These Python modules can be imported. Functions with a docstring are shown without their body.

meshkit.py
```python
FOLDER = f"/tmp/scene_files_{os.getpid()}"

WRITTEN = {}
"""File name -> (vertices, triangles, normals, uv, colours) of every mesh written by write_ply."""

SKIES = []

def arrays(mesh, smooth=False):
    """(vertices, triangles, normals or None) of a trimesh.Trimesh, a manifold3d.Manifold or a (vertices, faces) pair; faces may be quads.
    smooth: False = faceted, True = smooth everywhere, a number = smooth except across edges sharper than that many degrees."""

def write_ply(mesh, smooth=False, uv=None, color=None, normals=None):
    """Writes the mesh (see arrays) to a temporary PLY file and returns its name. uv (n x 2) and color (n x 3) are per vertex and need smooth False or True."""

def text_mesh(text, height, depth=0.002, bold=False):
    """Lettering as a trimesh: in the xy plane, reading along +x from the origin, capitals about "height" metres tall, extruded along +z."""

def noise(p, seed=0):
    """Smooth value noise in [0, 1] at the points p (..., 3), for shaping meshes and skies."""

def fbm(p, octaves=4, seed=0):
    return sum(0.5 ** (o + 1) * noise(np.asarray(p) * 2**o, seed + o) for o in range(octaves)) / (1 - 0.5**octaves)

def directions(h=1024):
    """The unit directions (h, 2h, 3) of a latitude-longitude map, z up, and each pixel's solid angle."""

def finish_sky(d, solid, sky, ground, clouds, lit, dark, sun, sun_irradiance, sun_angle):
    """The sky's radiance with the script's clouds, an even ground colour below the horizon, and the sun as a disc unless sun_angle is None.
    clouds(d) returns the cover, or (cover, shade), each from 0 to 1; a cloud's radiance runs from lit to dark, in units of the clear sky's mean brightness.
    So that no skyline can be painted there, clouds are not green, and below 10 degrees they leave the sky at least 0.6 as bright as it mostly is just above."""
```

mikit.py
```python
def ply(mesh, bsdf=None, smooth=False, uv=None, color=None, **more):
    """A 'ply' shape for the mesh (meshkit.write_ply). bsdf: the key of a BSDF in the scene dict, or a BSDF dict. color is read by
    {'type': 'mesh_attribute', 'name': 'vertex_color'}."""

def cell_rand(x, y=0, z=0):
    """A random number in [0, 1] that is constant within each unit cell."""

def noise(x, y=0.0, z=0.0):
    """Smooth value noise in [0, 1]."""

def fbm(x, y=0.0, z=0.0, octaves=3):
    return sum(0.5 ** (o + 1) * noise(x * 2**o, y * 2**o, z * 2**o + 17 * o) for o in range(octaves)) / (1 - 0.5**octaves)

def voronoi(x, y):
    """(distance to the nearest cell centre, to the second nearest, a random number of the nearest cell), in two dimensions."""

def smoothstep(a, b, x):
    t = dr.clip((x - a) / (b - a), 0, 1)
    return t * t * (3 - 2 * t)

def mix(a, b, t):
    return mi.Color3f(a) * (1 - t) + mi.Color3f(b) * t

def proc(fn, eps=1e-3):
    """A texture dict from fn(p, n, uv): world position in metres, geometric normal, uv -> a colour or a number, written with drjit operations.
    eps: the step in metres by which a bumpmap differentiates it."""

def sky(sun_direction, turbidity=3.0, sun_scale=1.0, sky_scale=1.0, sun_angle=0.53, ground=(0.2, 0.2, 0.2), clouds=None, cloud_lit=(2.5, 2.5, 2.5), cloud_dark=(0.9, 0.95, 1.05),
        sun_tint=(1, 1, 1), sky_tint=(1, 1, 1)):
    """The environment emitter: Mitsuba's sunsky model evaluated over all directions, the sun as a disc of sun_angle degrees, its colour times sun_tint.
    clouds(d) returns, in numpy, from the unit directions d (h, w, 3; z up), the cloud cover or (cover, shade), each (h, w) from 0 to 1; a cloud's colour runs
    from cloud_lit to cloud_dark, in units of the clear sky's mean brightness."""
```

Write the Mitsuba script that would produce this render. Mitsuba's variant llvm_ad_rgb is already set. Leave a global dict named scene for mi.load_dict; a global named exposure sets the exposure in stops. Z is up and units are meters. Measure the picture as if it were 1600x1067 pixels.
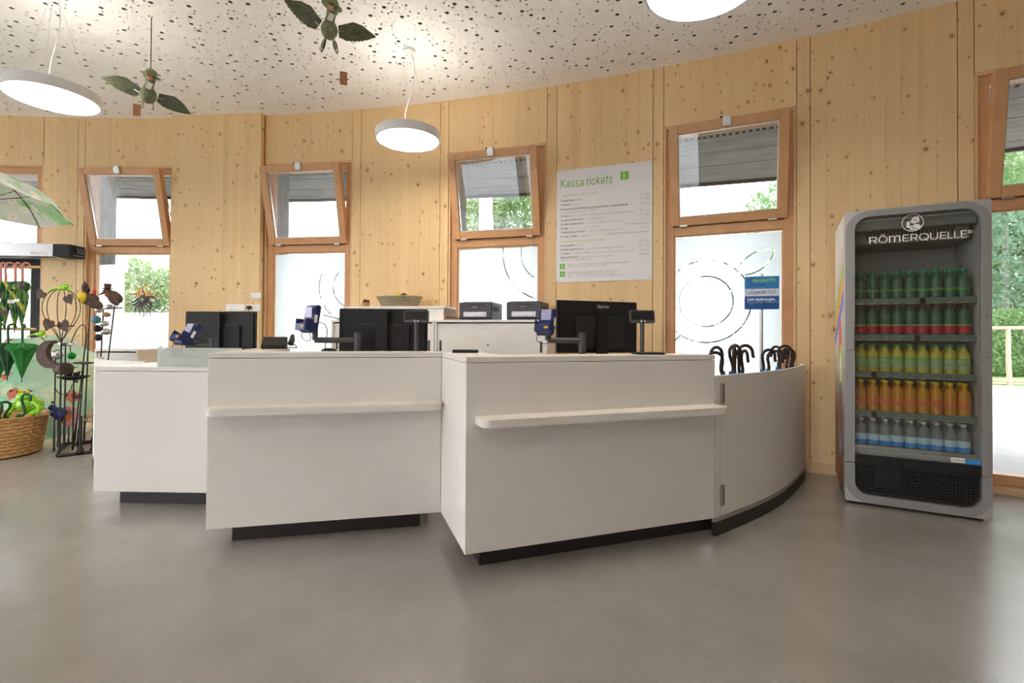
import math, random
import numpy as np, trimesh, mitsuba as mi, drjit as dr
import mikit, meshkit, shapely
from shapely.geometry import Polygon, Point, LineString, box as sbox
from shapely.ops import unary_union
from mikit import noise, fbm, voronoi, smoothstep, mix, cell_rand

# ------------------------------------------------------------------ camera, sky, exposure
F_PX, PITCH, ROLL, CY, EYE = 762.884, 0.010703, -0.0067668, 514.141, 1.15
fwd = np.array([0, math.cos(PITCH), math.sin(PITCH)])
dn0 = np.cross(fwd, [1.0, 0, 0])
down = -math.sin(ROLL) * np.array([1.0, 0, 0]) + math.cos(ROLL) * dn0
scene, labels = {}, {}
scene['camera'] = {'type': 'perspective', 'fov_axis': 'x', 'fov': math.degrees(2 * math.atan(800 / F_PX)), 'near_clip': 0.05, 'far_clip': 500.0,
                   'principal_point_offset_x': 0.0, 'principal_point_offset_y': (533.5 - CY) / 1067,
                   'to_world': mi.ScalarTransform4f().look_at(origin=[0, 0, EYE], target=(np.array([0, 0, EYE]) + fwd).tolist(), up=(-down).tolist())}
scene['sky'] = mikit.sky((0.3, 0.6, 0.7), turbidity=4, sun_scale=0.0, sky_scale=58.0, ground=(0.35, 0.35, 0.33),
                         clouds=lambda d: (np.full(d.shape[:2], 0.97), 0.5 * meshkit.fbm(d * 2.5, 3)), cloud_lit=(.96, 1.0, 1.05), cloud_dark=(0.76, 0.8, 0.86))
exposure = -0.02
LAMP_RADIANCE, UPLIGHT_RADIANCE = (22.0, 19.5, 16.2), (10.5, 9.7, 8.4)
rng = random.Random(7)
PI = math.pi

# ------------------------------------------------------------------ helpers
used = set()
def numbered(base):
    k, i = base, 0
    while k in used:
        i += 1
        k = f'{base}_{i:03d}'
    used.add(k)
    return k
def tag(key, label=None, cat=None, group=None, kind=None):
    d = {}
    if label: d['label'] = label
    if cat: d['category'] = cat
    if group: d['group'] = group
    if kind: d['kind'] = kind
    if d: labels.setdefault(key, {}).update(d)
    return key
def thing(name, label=None, cat=None, group=None, kind=None):
    return tag(numbered(name), label, cat, group, kind)
def put(parent, name, mesh, mat, M=None, smooth=30, label=None, kind=None, **kw):
    """one entry: a part of parent (parent given), or a whole thing"""
    key = numbered(f'{parent}__{name}') if parent else numbered(name)
    if isinstance(mesh, (list, tuple)): mesh = trimesh.util.concatenate(list(mesh))
    if M is not None:
        mesh = mesh.copy(); mesh.apply_transform(M)
    scene[key] = mikit.ply(mesh, 'mat_' + mat, smooth, **kw)
    if label or kind: tag(key, label, kind=kind)
    return key
def solo(name, mesh, mat, label, cat, M=None, smooth=30, group=None, kind=None, **kw):
    k = put(None, name, mesh, mat, M, smooth, **kw)
    return tag(k, label, cat, group, kind)
def FR(x, y, z=0, ang=0):
    c, s = math.cos(ang), math.sin(ang)
    return np.array([[c, -s, 0, x], [s, c, 0, y], [0, 0, 1, z], [0, 0, 0, 1.0]])
def rot(axis, deg, p=(0, 0, 0)): return trimesh.transformations.rotation_matrix(math.radians(deg), axis, p)
def tr(x, y, z): return trimesh.transformations.translation_matrix([x, y, z])
TXT = np.array([[1, 0, 0, 0], [0, 0, -1, 0], [0, 1, 0, 0], [0, 0, 0, 1.0]])   # drawing plane xy -> upright plane xz, facing -y
def bx(x0, x1, y0, y1, z0, z1, c=0):
    x0, x1 = min(x0, x1), max(x0, x1); y0, y1 = min(y0, y1), max(y0, y1); z0, z1 = min(z0, z1), max(z0, z1)
    if c <= 0:
        m = trimesh.creation.box((x1 - x0, y1 - y0, z1 - z0)); m.apply_translation(((x0 + x1) / 2, (y0 + y1) / 2, (z0 + z1) / 2)); return m
    c = min(c, (x1 - x0) * .45, (y1 - y0) * .45, (z1 - z0) * .45)
    P = []
    for X, sx in ((x0, 1), (x1, -1)):
        for Y, sy in ((y0, 1), (y1, -1)):
            for Z, sz in ((z0, 1), (z1, -1)):
                P += [(X, Y + sy * c, Z + sz * c), (X + sx * c, Y, Z + sz * c), (X + sx * c, Y + sy * c, Z)]
    return trimesh.Trimesh(P).convex_hull
def ext(poly, h, z=0):
    parts = [trimesh.creation.extrude_polygon(g, h, engine='earcut') for g in getattr(poly, 'geoms', [poly]) if not g.is_empty and g.area > 1e-8]
    m = trimesh.util.concatenate(parts); m.apply_translation((0, 0, z)); return m
def flat(poly, depth, y=0):
    """polygon drawn in (x, z), standing upright, its front at -y side: occupies y .. y+depth"""
    m = ext(poly, depth); m.apply_transform(TXT); m.apply_translation((0, y + depth, 0)); return m
def rrect(x0, x1, y0, y1, r, n=6):
    return sbox(x0 + r, y0 + r, x1 - r, y1 - r).buffer(r, quad_segs=n) if r > 0 else sbox(x0, y0, x1, y1)
def tube(pts, r, n=8, caps=True):
    p = np.asarray(pts, float); k = len(p)
    t = np.gradient(p, axis=0); t /= np.linalg.norm(t, axis=1, keepdims=True) + 1e-12
    ref = np.array([0, 0, 1.0]) if abs(t[0][2]) < .9 else np.array([1.0, 0, 0])
    A = []; a = np.cross(t[0], ref); a /= np.linalg.norm(a)
    for i in range(k):
        a = a - t[i] * (a @ t[i]); a /= np.linalg.norm(a) + 1e-12; A.append(a.copy())
    A = np.array(A); B = np.cross(t, A); ang = np.arange(n) * 2 * PI / n
    rr = np.broadcast_to(r, (k,))
    v = p[:, None] + rr[:, None, None] * (np.cos(ang)[None, :, None] * A[:, None] + np.sin(ang)[None, :, None] * B[:, None])
    f = []
    for i in range(k - 1):
        for j in range(n):
            a0, b0 = i * n + j, i * n + (j + 1) % n
            f += [(a0, b0, b0 + n), (a0, b0 + n, a0 + n)]
    v = v.reshape(-1, 3)
    if caps:
        v = np.vstack([v, p[0], p[-1]]); c0, c1 = len(v) - 2, len(v) - 1
        for j in range(n):
            f += [(c0, (j + 1) % n, j), (c1, (k - 1) * n + j, (k - 1) * n + (j + 1) % n)]
    m = trimesh.Trimesh(v, f, process=False); return m
def cyl(p0, p1, r0, r1=None, n=16):
    return tube([p0, p1], [r0, r0 if r1 is None else r1], n)
def lathe(prof, n=24):
    """(r, z) from bottom to top"""
    m = trimesh.creation.revolve(np.array([(max(r, 1e-5), z) for r, z in prof]), sections=n); return m
def ball(c, r, s=(1, 1, 1), sub=2):
    m = trimesh.creation.icosphere(subdivisions=sub, radius=r); m.apply_scale(s); m.apply_translation(c); return m
def spline(P, n=24):
    from scipy.interpolate import CubicSpline
    P = np.asarray(P, float); t = np.r_[0, np.cumsum(np.linalg.norm(np.diff(P, axis=0), axis=1))]
    return CubicSpline(t, P)(np.linspace(0, t[-1], n))
_tx = {}
def text(s, h, depth=.0008, bold=False, slant=0, width=None):
    m = meshkit.text_mesh(s, h, depth, bold)
    if slant: m.apply_transform(np.array([[1, slant, 0, 0], [0, 1, 0, 0], [0, 0, 1, 0], [0, 0, 0, 1.0]]))
    m.apply_translation((-m.bounds[0][0], 0, 0))
    if width: m.apply_scale((width / m.bounds[1][0], 1, 1))
    return m
def upright(m, x, y, z):
    m = m.copy(); m.apply_transform(TXT); m.apply_translation((x, y, z)); return m

# ------------------------------------------------------------------ materials
def rgb(*c): return {'type': 'rgb', 'value': list(c)}
def M_(name, d): scene['mat_' + name] = d; return name
def pr(name, c, rough=.5, metal=0.0, spec=.5, **kw):
    return M_(name, {'type': 'twosided', 'b': {'type': 'principled', 'base_color': rgb(*c) if isinstance(c, tuple) else c, 'roughness': rough, 'metallic': metal, 'specular': spec, **kw}})
def spruce(tint=(1.0, 1.0, 1.0), seed=0.0):
    def fn(p, n, uv):
        u, v = uv.x, uv.y
        pid = dr.floor(u / 10)
        tone = cell_rand(pid, 3 + seed)
        warp = 0.02 * (noise(u * 3, v * 1.1, seed) - .5) + 0.004 * noise(u * 6, v * 5)
        g1 = noise((u + warp) * 42, v * .5, seed + 2)
        g2 = noise((u + warp) * 150, v * 1.2, seed + 4)
        broad = fbm(u * 5, v * .9, seed + 7, 2)
        streak = noise((u + warp) * 26, v * .3, seed + 9)
        col = mix((.728, .492, .245), (.805, .59, .325), .25 + .35 * g1 + .4 * broad)
        col = mix(col, (.60, .36, .15), .30 * smoothstep(.70, 1, streak) * smoothstep(.3, .7, noise(u * 4, v * .8, seed + 13)))
        col = col * (.96 + .075 * tone + .025 * (g2 - .5))
        for sx, sy, r, th, k in ((5.4, 4.6, .056, .48, 1), (8.5, 7.5, .055, .70, 2)):
            d, d2, w = voronoi(u * sx + 11.3 * k + .03 * noise(u * 60, v * 60), (v + seed) * sy + 3.1 * k)
            rr = r * (.45 + .9 * cell_rand(dr.floor(w * 9999), k))
            on = smoothstep(th, th + .01, w)
            halo = on * (1 - smoothstep(rr, rr * 3.0, d))
            core = on * (1 - smoothstep(rr * .6, rr * 1.05, d))
            col = mix(col, (.52, .28, .10), .42 * halo)
            col = mix(col, mix((.12, .055, .022), (.36, .17, .06), cell_rand(dr.floor(w * 7777), 5)), .85 * core)
        return col * mi.Color3f(*tint)
    return {'type': 'principled', 'base_color': mikit.proc(fn), 'roughness': .5, 'specular': .35}
M_('spruce', spruce())
def larch_fn(p, n, uv):
    g = noise((p.x + p.y) * 70, (p.x - p.y) * 70, p.z * 3)
    g2 = fbm(p.x * 9, p.y * 9, p.z * 9, 3)
    return mix((.50, .25, .105), (.66, .37, .18), .35 * g + .65 * g2)
pr('larch', mikit.proc(larch_fn), .42)
def grey_wood_fn(p, n, uv):
    dx, dy = p.x + 4.769, p.y + 10.694
    a = noise(dr.sqrt(dx * dx + dy * dy) * 34, dr.atan2(dx, dy) * 22, p.z * 5)
    b = fbm(p.x * 5, p.y * 5, p.z * 5, 3)
    return mix((.13, .135, .125), (.33, .33, .31), .5 * a + .5 * b)
pr('grey_wood', mikit.proc(grey_wood_fn), .8)
def floor_fn(p, n, uv):
    a = fbm(p.x * .9, p.y * .9, 1, 4)
    b = fbm(p.x * 6 + a, p.y * 6, 2, 4)
    c = noise(p.x * 55, p.y * 55, 3)
    return mix((.215, .204, .190), (.345, .330, .310), .48 * a + .44 * b + .08 * c)
def floor_rough(p, n, uv): return .15 + .16 * fbm(p.x * 3, p.y * 3, 5, 3)
pr('screed', mikit.proc(floor_fn), mikit.proc(floor_rough), spec=.55)
pr('ceiling_white', (.93, .925, .91), .7, spec=.2)
pr('felt', (.03, .03, .03), .95, spec=.1)
pr('white', (.70, .67, .63), .42, spec=.4)
pr('white_edge', (.84, .82, .78), .5)
pr('cabinet_white', (.82, .80, .77), .45)
pr('lamp_white', (.82, .82, .82), .4)
pr('plinth', (.017, .012, .011), .45)
pr('black', (.012, .012, .012), .45, spec=.3)
pr('black_matte', (.018, .017, .018), .6, spec=.3)
pr('dark_grey', (.06, .06, .062), .4)
pr('mid_grey', (.20, .20, .20), .45)
pr('printer', (.045, .045, .047), .4)
pr('steel', (.55, .54, .52), .32, metal=1.0)
pr('hinge_metal', (.22, .19, .17), .35, metal=.5)
pr('strip_grey', (.30, .30, .295), .35, metal=.3)
pr('alu', (.62, .62, .61), .38, metal=.9)
pr('brown_edge', (.25, .13, .045), .5)
pr('ext_ground', mikit.proc(lambda p, n, uv: mix((.20, .198, .192), (.29, .287, .28), fbm(p.x * 1.5, p.y * 1.5, 0, 4))), .9)
pr('grass', mikit.proc(lambda p, n, uv: mix((.10, .22, .05), (.28, .42, .14), fbm(p.x * 3, p.y * 3, 0, 4))), .9)
pr('bark', mikit.proc(lambda p, n, uv: mix((.22, .19, .16), (.62, .58, .53), fbm(p.x * 9, p.y * 9, p.z * 4, 4))), .9)
pr('pale_wood', (.46, .34, .23), .6)
pr('rod_wood', (.62, .38, .16), .5)
pr('rust', mikit.proc(lambda p, n, uv: mix((.035, .018, .012), (.11, .055, .03), fbm(p.x * 60, p.y * 60, p.z * 60, 3))), .6)
pr('iron', (.012, .011, .011), .5)
pr('navy', (.012, .022, .11), .35)
pr('lavender_screen', (.42, .42, .62), .2)
pr('red', (.55, .03, .02), .4)
pr('orange', (.80, .30, .02), .4)
pr('yellow', (.75, .55, .03), .4)
pr('green_print', (.16, .46, .055), .5)
pr('heading_green', (.17, .36, .06), .5)
pr('olive_print', (.50, .53, .27), .5)
pr('grey_print', (.33, .33, .34), .6)
pr('dark_print', (.14, .14, .15), .6)
pr('sign_white', (.78, .77, .78), .35)
pr('sign_light_blue', (.028, .20, .46), .35)
pr('sign_blue', (.012, .085, .29), .35)
pr('sign_pale', (.62, .66, .80), .4)
pr('ink_navy', (.02, .045, .22), .5)
pr('white_paint', (.85, .85, .85), .45)
pr('lime', (.28, .62, .02), .35)
pr('cloth_green', (.018, .20, .03), .6)
pr('cloth_dark_green', (.012, .075, .028), .6)
pr('handle_green', (.006, .09, .025), .35)
pr('pink', (.62, .26, .24), .5)
pr('cloth_blue', (.02, .16, .50), .55)
pr('handle_brown', (.022, .012, .010), .3)
pr('glass_ball', (.01, .35, .04), .08)
pr('mirror_ball', (.75, .75, .76), .12, metal=1.0)
pr('blue_glaze', (.10, .30, .42), .2)
pr('kraft', (.42, .20, .08), .7)
pr('paper', (.80, .79, .76), .7)
pr('fridge_band', (.30, .30, .30), .38, metal=.35)
pr('fridge_silver', (.52, .52, .52), .30, metal=.55)
pr('fridge_inside', (.42, .42, .42), .5)
pr('shelf_strip', (.12, .17, .155), .35)
pr('wire', (.55, .57, .56), .3, metal=.8)
pr('label_green', (.10, .42, .05), .5)
pr('label_pale_green', (.30, .44, .22), .5)
pr('label_red', (.46, .010, .045), .45)
pr('label_orange', (.70, .16, .02), .45)
pr('label_blue', (.03, .28, .72), .45)
pr('label_pale_blue', (.52, .68, .80), .45)
pr('cap_teal', (.015, .26, .14), .4)
pr('cap_red', (.42, .02, .05), .4)
pr('cap_yellow', (.80, .62, .02), .4)
pr('juice_orange', (.58, .24, .010), .16, clearcoat=.6)
pr('juice_yellow', (.46, .42, .06), .16, clearcoat=.6)
M_('pane_glass', {'type': 'thindielectric', 'int_ior': 1.5})
M_('fridge_glass', {'type': 'thindielectric', 'int_ior': 1.42, 'specular_transmittance': rgb(.90, .92, .91)})
def pet(name, tint, body, w=.45):
    M_(name, {'type': 'blendbsdf', 'weight': w, 'a': {'type': 'thindielectric', 'int_ior': 1.45, 'specular_transmittance': rgb(*tint)},
              'b': {'type': 'twosided', 'b': {'type': 'roughplastic', 'diffuse_reflectance': rgb(*body), 'alpha': .08}}})
pet('pet_green', (.70, .86, .78), (.08, .24, .17))
pet('pet_clear', (.95, .97, .98), (.42, .47, .49), .4)
M_('frost', {'type': 'principledthin', 'base_color': rgb(.96, .985, .99), 'roughness': .6, 'diff_trans': 1.9, 'spec_trans': 0.0, 'eta': 1.3})
M_('frost_glass', {'type': 'principledthin', 'base_color': rgb(.88, .95, .96), 'roughness': .35, 'diff_trans': 1.4, 'spec_trans': .45, 'eta': 1.4})
def leaf(name, c): M_(name, {'type': 'principledthin', 'base_color': rgb(*c), 'roughness': .5, 'diff_trans': 1.0, 'eta': 1.3})
leaf('leaf_dark', (.045, .11, .035)); leaf('leaf_mid', (.20, .32, .14)); leaf('leaf_light', (.33, .43, .22)); leaf('leaf_blue', (.24, .36, .25))
def cloth_print_fn(p, n, uv):
    a = fbm(uv.x * 3.2 + 3, uv.y * 3.2, 1, 4); b = fbm(uv.x * 5 + 7, uv.y * 5, 2, 3)
    col = mix((.76, .86, .74), (.36, .64, .32), smoothstep(.45, .72, a))
    col = mix(col, (.80, .70, .84), smoothstep(.55, .75, b) * .8)
    d, d2, w = voronoi(uv.x * 3.1, uv.y * 3.1)
    col = mix(col, (.92, .92, .90), smoothstep(.45, .5, w) * (1 - smoothstep(.22, .30, d)))
    col = mix(col, (.78, .70, .10), smoothstep(.45, .5, w) * (1 - smoothstep(.05, .08, d)))
    return col
M_('umbrella_print', {'type': 'principledthin', 'base_color': mikit.proc(cloth_print_fn), 'roughness': .7, 'diff_trans': 1.0, 'eta': 1.3})
def mint_fn(p, n, uv):
    a = fbm(uv.x * 2 + 3, uv.y * 2, 1, 4)
    col = mix((.62, .80, .64), (.30, .66, .42), smoothstep(.42, .75, a))
    col = mix(col, (.80, .88, .62), smoothstep(.5, .7, fbm(uv.x * 3 + 1, uv.y * 3 + 5, 2, 3)))
    d, d2, w = voronoi(uv.x * 2.3 + .3, uv.y * 2.3 + .2)
    wing = smoothstep(.55, .56, w) * (1 - smoothstep(.20, .24, d + .09 * noise(uv.x * 30, uv.y * 30)))
    col = mix(col, (.78, .25, .16), wing)
    col = mix(col, (.10, .08, .10), wing * smoothstep(.55, .8, noise(uv.x * 22, uv.y * 22, 4)))
    return col
M_('mint_print', {'type': 'principledthin', 'base_color': mikit.proc(mint_fn), 'roughness': .7, 'diff_trans': .9, 'eta': 1.3})
def fold_fn(p, n, uv):
    a = fbm(p.x * 30, p.y * 30, p.z * 14, 3)
    col = mix((.012, .07, .03), (.10, .24, .05), smoothstep(.35, .6, a))
    col = mix(col, (.50, .52, .06), smoothstep(.66, .74, noise(p.x * 26 + p.z * 18, p.y * 20, 3)))
    return mix(col, (.20, .04, .14), .7 * smoothstep(.72, .8, noise(p.x * 21, p.y * 21, p.z * 12)))
pr('folded_print', mikit.proc(fold_fn), .6)
def wicker_fn(p, n, uv): return mix((.36, .17, .05), (.66, .39, .15), .5 * noise(p.x * 40, p.y * 40, p.z * 60) + .5 * fbm(p.x * 15, p.y * 15, p.z * 50, 2))
pr('wicker', mikit.proc(wicker_fn), .55)
def grey_wicker_fn(p, n, uv): return mix((.20, .15, .09), (.50, .42, .29), noise(p.x * 90, p.y * 90, p.z * 90))
pr('grey_wicker', mikit.proc(grey_wicker_fn), .6)
def bird_fn(p, n, uv): return mix((.07, .085, .035), (.27, .31, .165), fbm(p.x * 30, p.y * 30, p.z * 30, 4))
pr('bird_green', mikit.proc(bird_fn), .5)
def wing_fn(p, n, uv): return mix((.035, .038, .022), (.16, .18, .11), fbm(p.x * 50, p.y * 50, p.z * 50, 3))
pr('bird_wing', mikit.proc(wing_fn), .5)
def decal_fn(p, n, uv):
    x, z = uv.x, uv.y                                     # metres on the side panel: back 0 .. front, height
    w = z - .55 * x
    col = mix((.16, .045, .025), (.50, .47, .44), smoothstep(.55, .95, z + .12 * noise(x * 6, z * 6)))
    col = mix(col, (.72, .72, .71), smoothstep(1.2, 1.75, w))
    def band(a, b, c, col): return mix(col, c, smoothstep(a, a + .01, w) * (1 - smoothstep(b - .01, b, w)))
    col = band(1.27, 1.36, (.32, .50, .06), col); col = band(1.17, 1.27, (.75, .30, .05), col); col = band(1.05, 1.17, (.14, .20, .55), col)
    for cx, cz, rx, rz, c in ((.38, 1.12, .10, .17, (.55, .10, .12)), (.42, .88, .13, .22, (.35, .60, .06)), (.42, .90, .07, .13, (.80, .80, .80)), (.40, .55, .15, .28, (.17, .22, .55)), (.40, .56, .09, .20, (.28, .09, .05))):
        d = dr.sqrt(dr.square((x - cx) / rx) + dr.square((z - cz) / rz))
        col = mix(col, c, 1 - smoothstep(.95, 1.0, d))
    return col
pr('decal', mikit.proc(decal_fn), .35)
# ------------------------------------------------------------------ the room: a curved wall of upright spruce planks
CX, CYW, RW, CZ = -4.769, -10.694, 16.5476, 3.72
def wxy(s, off=0.0):
    a = s / RW; return CX + (RW - off) * math.sin(a), CYW + (RW - off) * math.cos(a)
def wframe(s, z=0.0, off=0.0):
    """x along the wall to the right, y out through the wall, z up; off towards the room"""
    x, y = wxy(s, off); return FR(x, y, z, -s / RW)
def arc_strip(s0, s1, y0, y1, z0, z1, n=None):
    n = n or max(2, int((s1 - s0) / .25) + 1)
    a = np.linspace(s0, s1, n) / RW
    ring = lambda r: np.c_[CX + r * np.sin(a), CYW + r * np.cos(a)]
    poly = Polygon(np.vstack([ring(RW + y0), ring(RW + y1)[::-1]]))
    return ext(poly, z1 - z0, z0)
pid = [0]
def plank_row(parent, s0, s1, z0, z1, off=0.0, th=.06):
    w, edges = s1 - s0, [s0]
    n = max(1, round(w / .125))
    if n > 1:
        cuts = np.cumsum([rng.uniform(.75, 1.25) for _ in range(n)]); cuts = cuts / cuts[-1] * w
        edges += [s0 + c for c in cuts]
    else: edges.append(s1)
    for a, b in zip(edges[:-1], edges[1:]):
        m = bx(-(b - a) / 2 + .0004, (b - a) / 2 - .0004, -off, -off + th, z0, z1)
        pid[0] += 1
        uv = np.c_[pid[0] * 10 + 5 + m.vertices[:, 0] + (m.vertices[:, 1] - m.vertices[:, 1].min()) * .5, m.vertices[:, 2]]
        put(parent, 'plank', m, 'spruce', wframe((a + b) / 2), smooth=False, uv=uv)
WB = thing('wall_back', 'curved wall of knotty spruce panels behind the counter', kind='structure')
def wall_piece(name, s0, s1, z0, z1, off=0.0, label=None):
    k = put(WB, name, arc_strip(s0, s1, .062 - off, .30, z0, z1), 'felt' if False else 'spruce_core', smooth=False, label=label)
    g = .0022
    plank_row(k, s0 + g, s1 - g, z0, z1, off)
    return k
pr('spruce_core', (.30, .18, .08), .7)
HZ = 3.14
wall_piece('panel', -4.9, -1.985, 0, CZ)
wall_piece('header_panel', -1.985, -.86, HZ, CZ)
wall_piece('panel', -.86, -.461, 0, CZ)
wall_piece('post', -.461, -.378, 0, CZ)
wall_piece('header_panel', -.378, .73, HZ, CZ)
wall_piece('pillar_panel', .725, 1.838, 0, CZ, .075, label='slightly projecting spruce panel')
wall_piece('header_panel', 1.838, 2.935, HZ, CZ)
wall_piece('post', 2.935, 3.042, 0, CZ); wall_piece('panel', 3.042, 4.004, 0, CZ); wall_piece('post', 4.004, 4.102, 0, CZ)
wall_piece('header_panel', 4.102, 5.205, HZ, CZ)
wall_piece('post', 5.205, 5.311, 0, CZ); wall_piece('panel', 5.311, 6.264, 0, CZ); wall_piece('post', 6.264, 6.361, 0, CZ)
wall_piece('header_panel', 6.361, 7.466, HZ, CZ)
wall_piece('post', 7.466, 7.567, 0, CZ); wall_piece('panel', 7.567, 8.528, 0, CZ); wall_piece('post', 8.528, 8.623, 0, CZ)
wall_piece('header_panel', 8.623, 9.73, HZ, CZ)
wall_piece('panel', 9.73, 12.0, 0, CZ)
for s0, s1 in ((-4.9, -1.985), (-.86, -.378), (2.935, 4.102), (5.205, 6.361), (7.466, 8.623), (9.73, 12.0)):
    k = put(None, 'baseboard_back', arc_strip(s0, s1, -.016, 0, 0, .083), 'spruce_core2', smooth=False)
    tag(k, 'low pale wood baseboard along the foot of the spruce wall', kind='structure')
pr('spruce_core2', (.66, .45, .24), .5)

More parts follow.
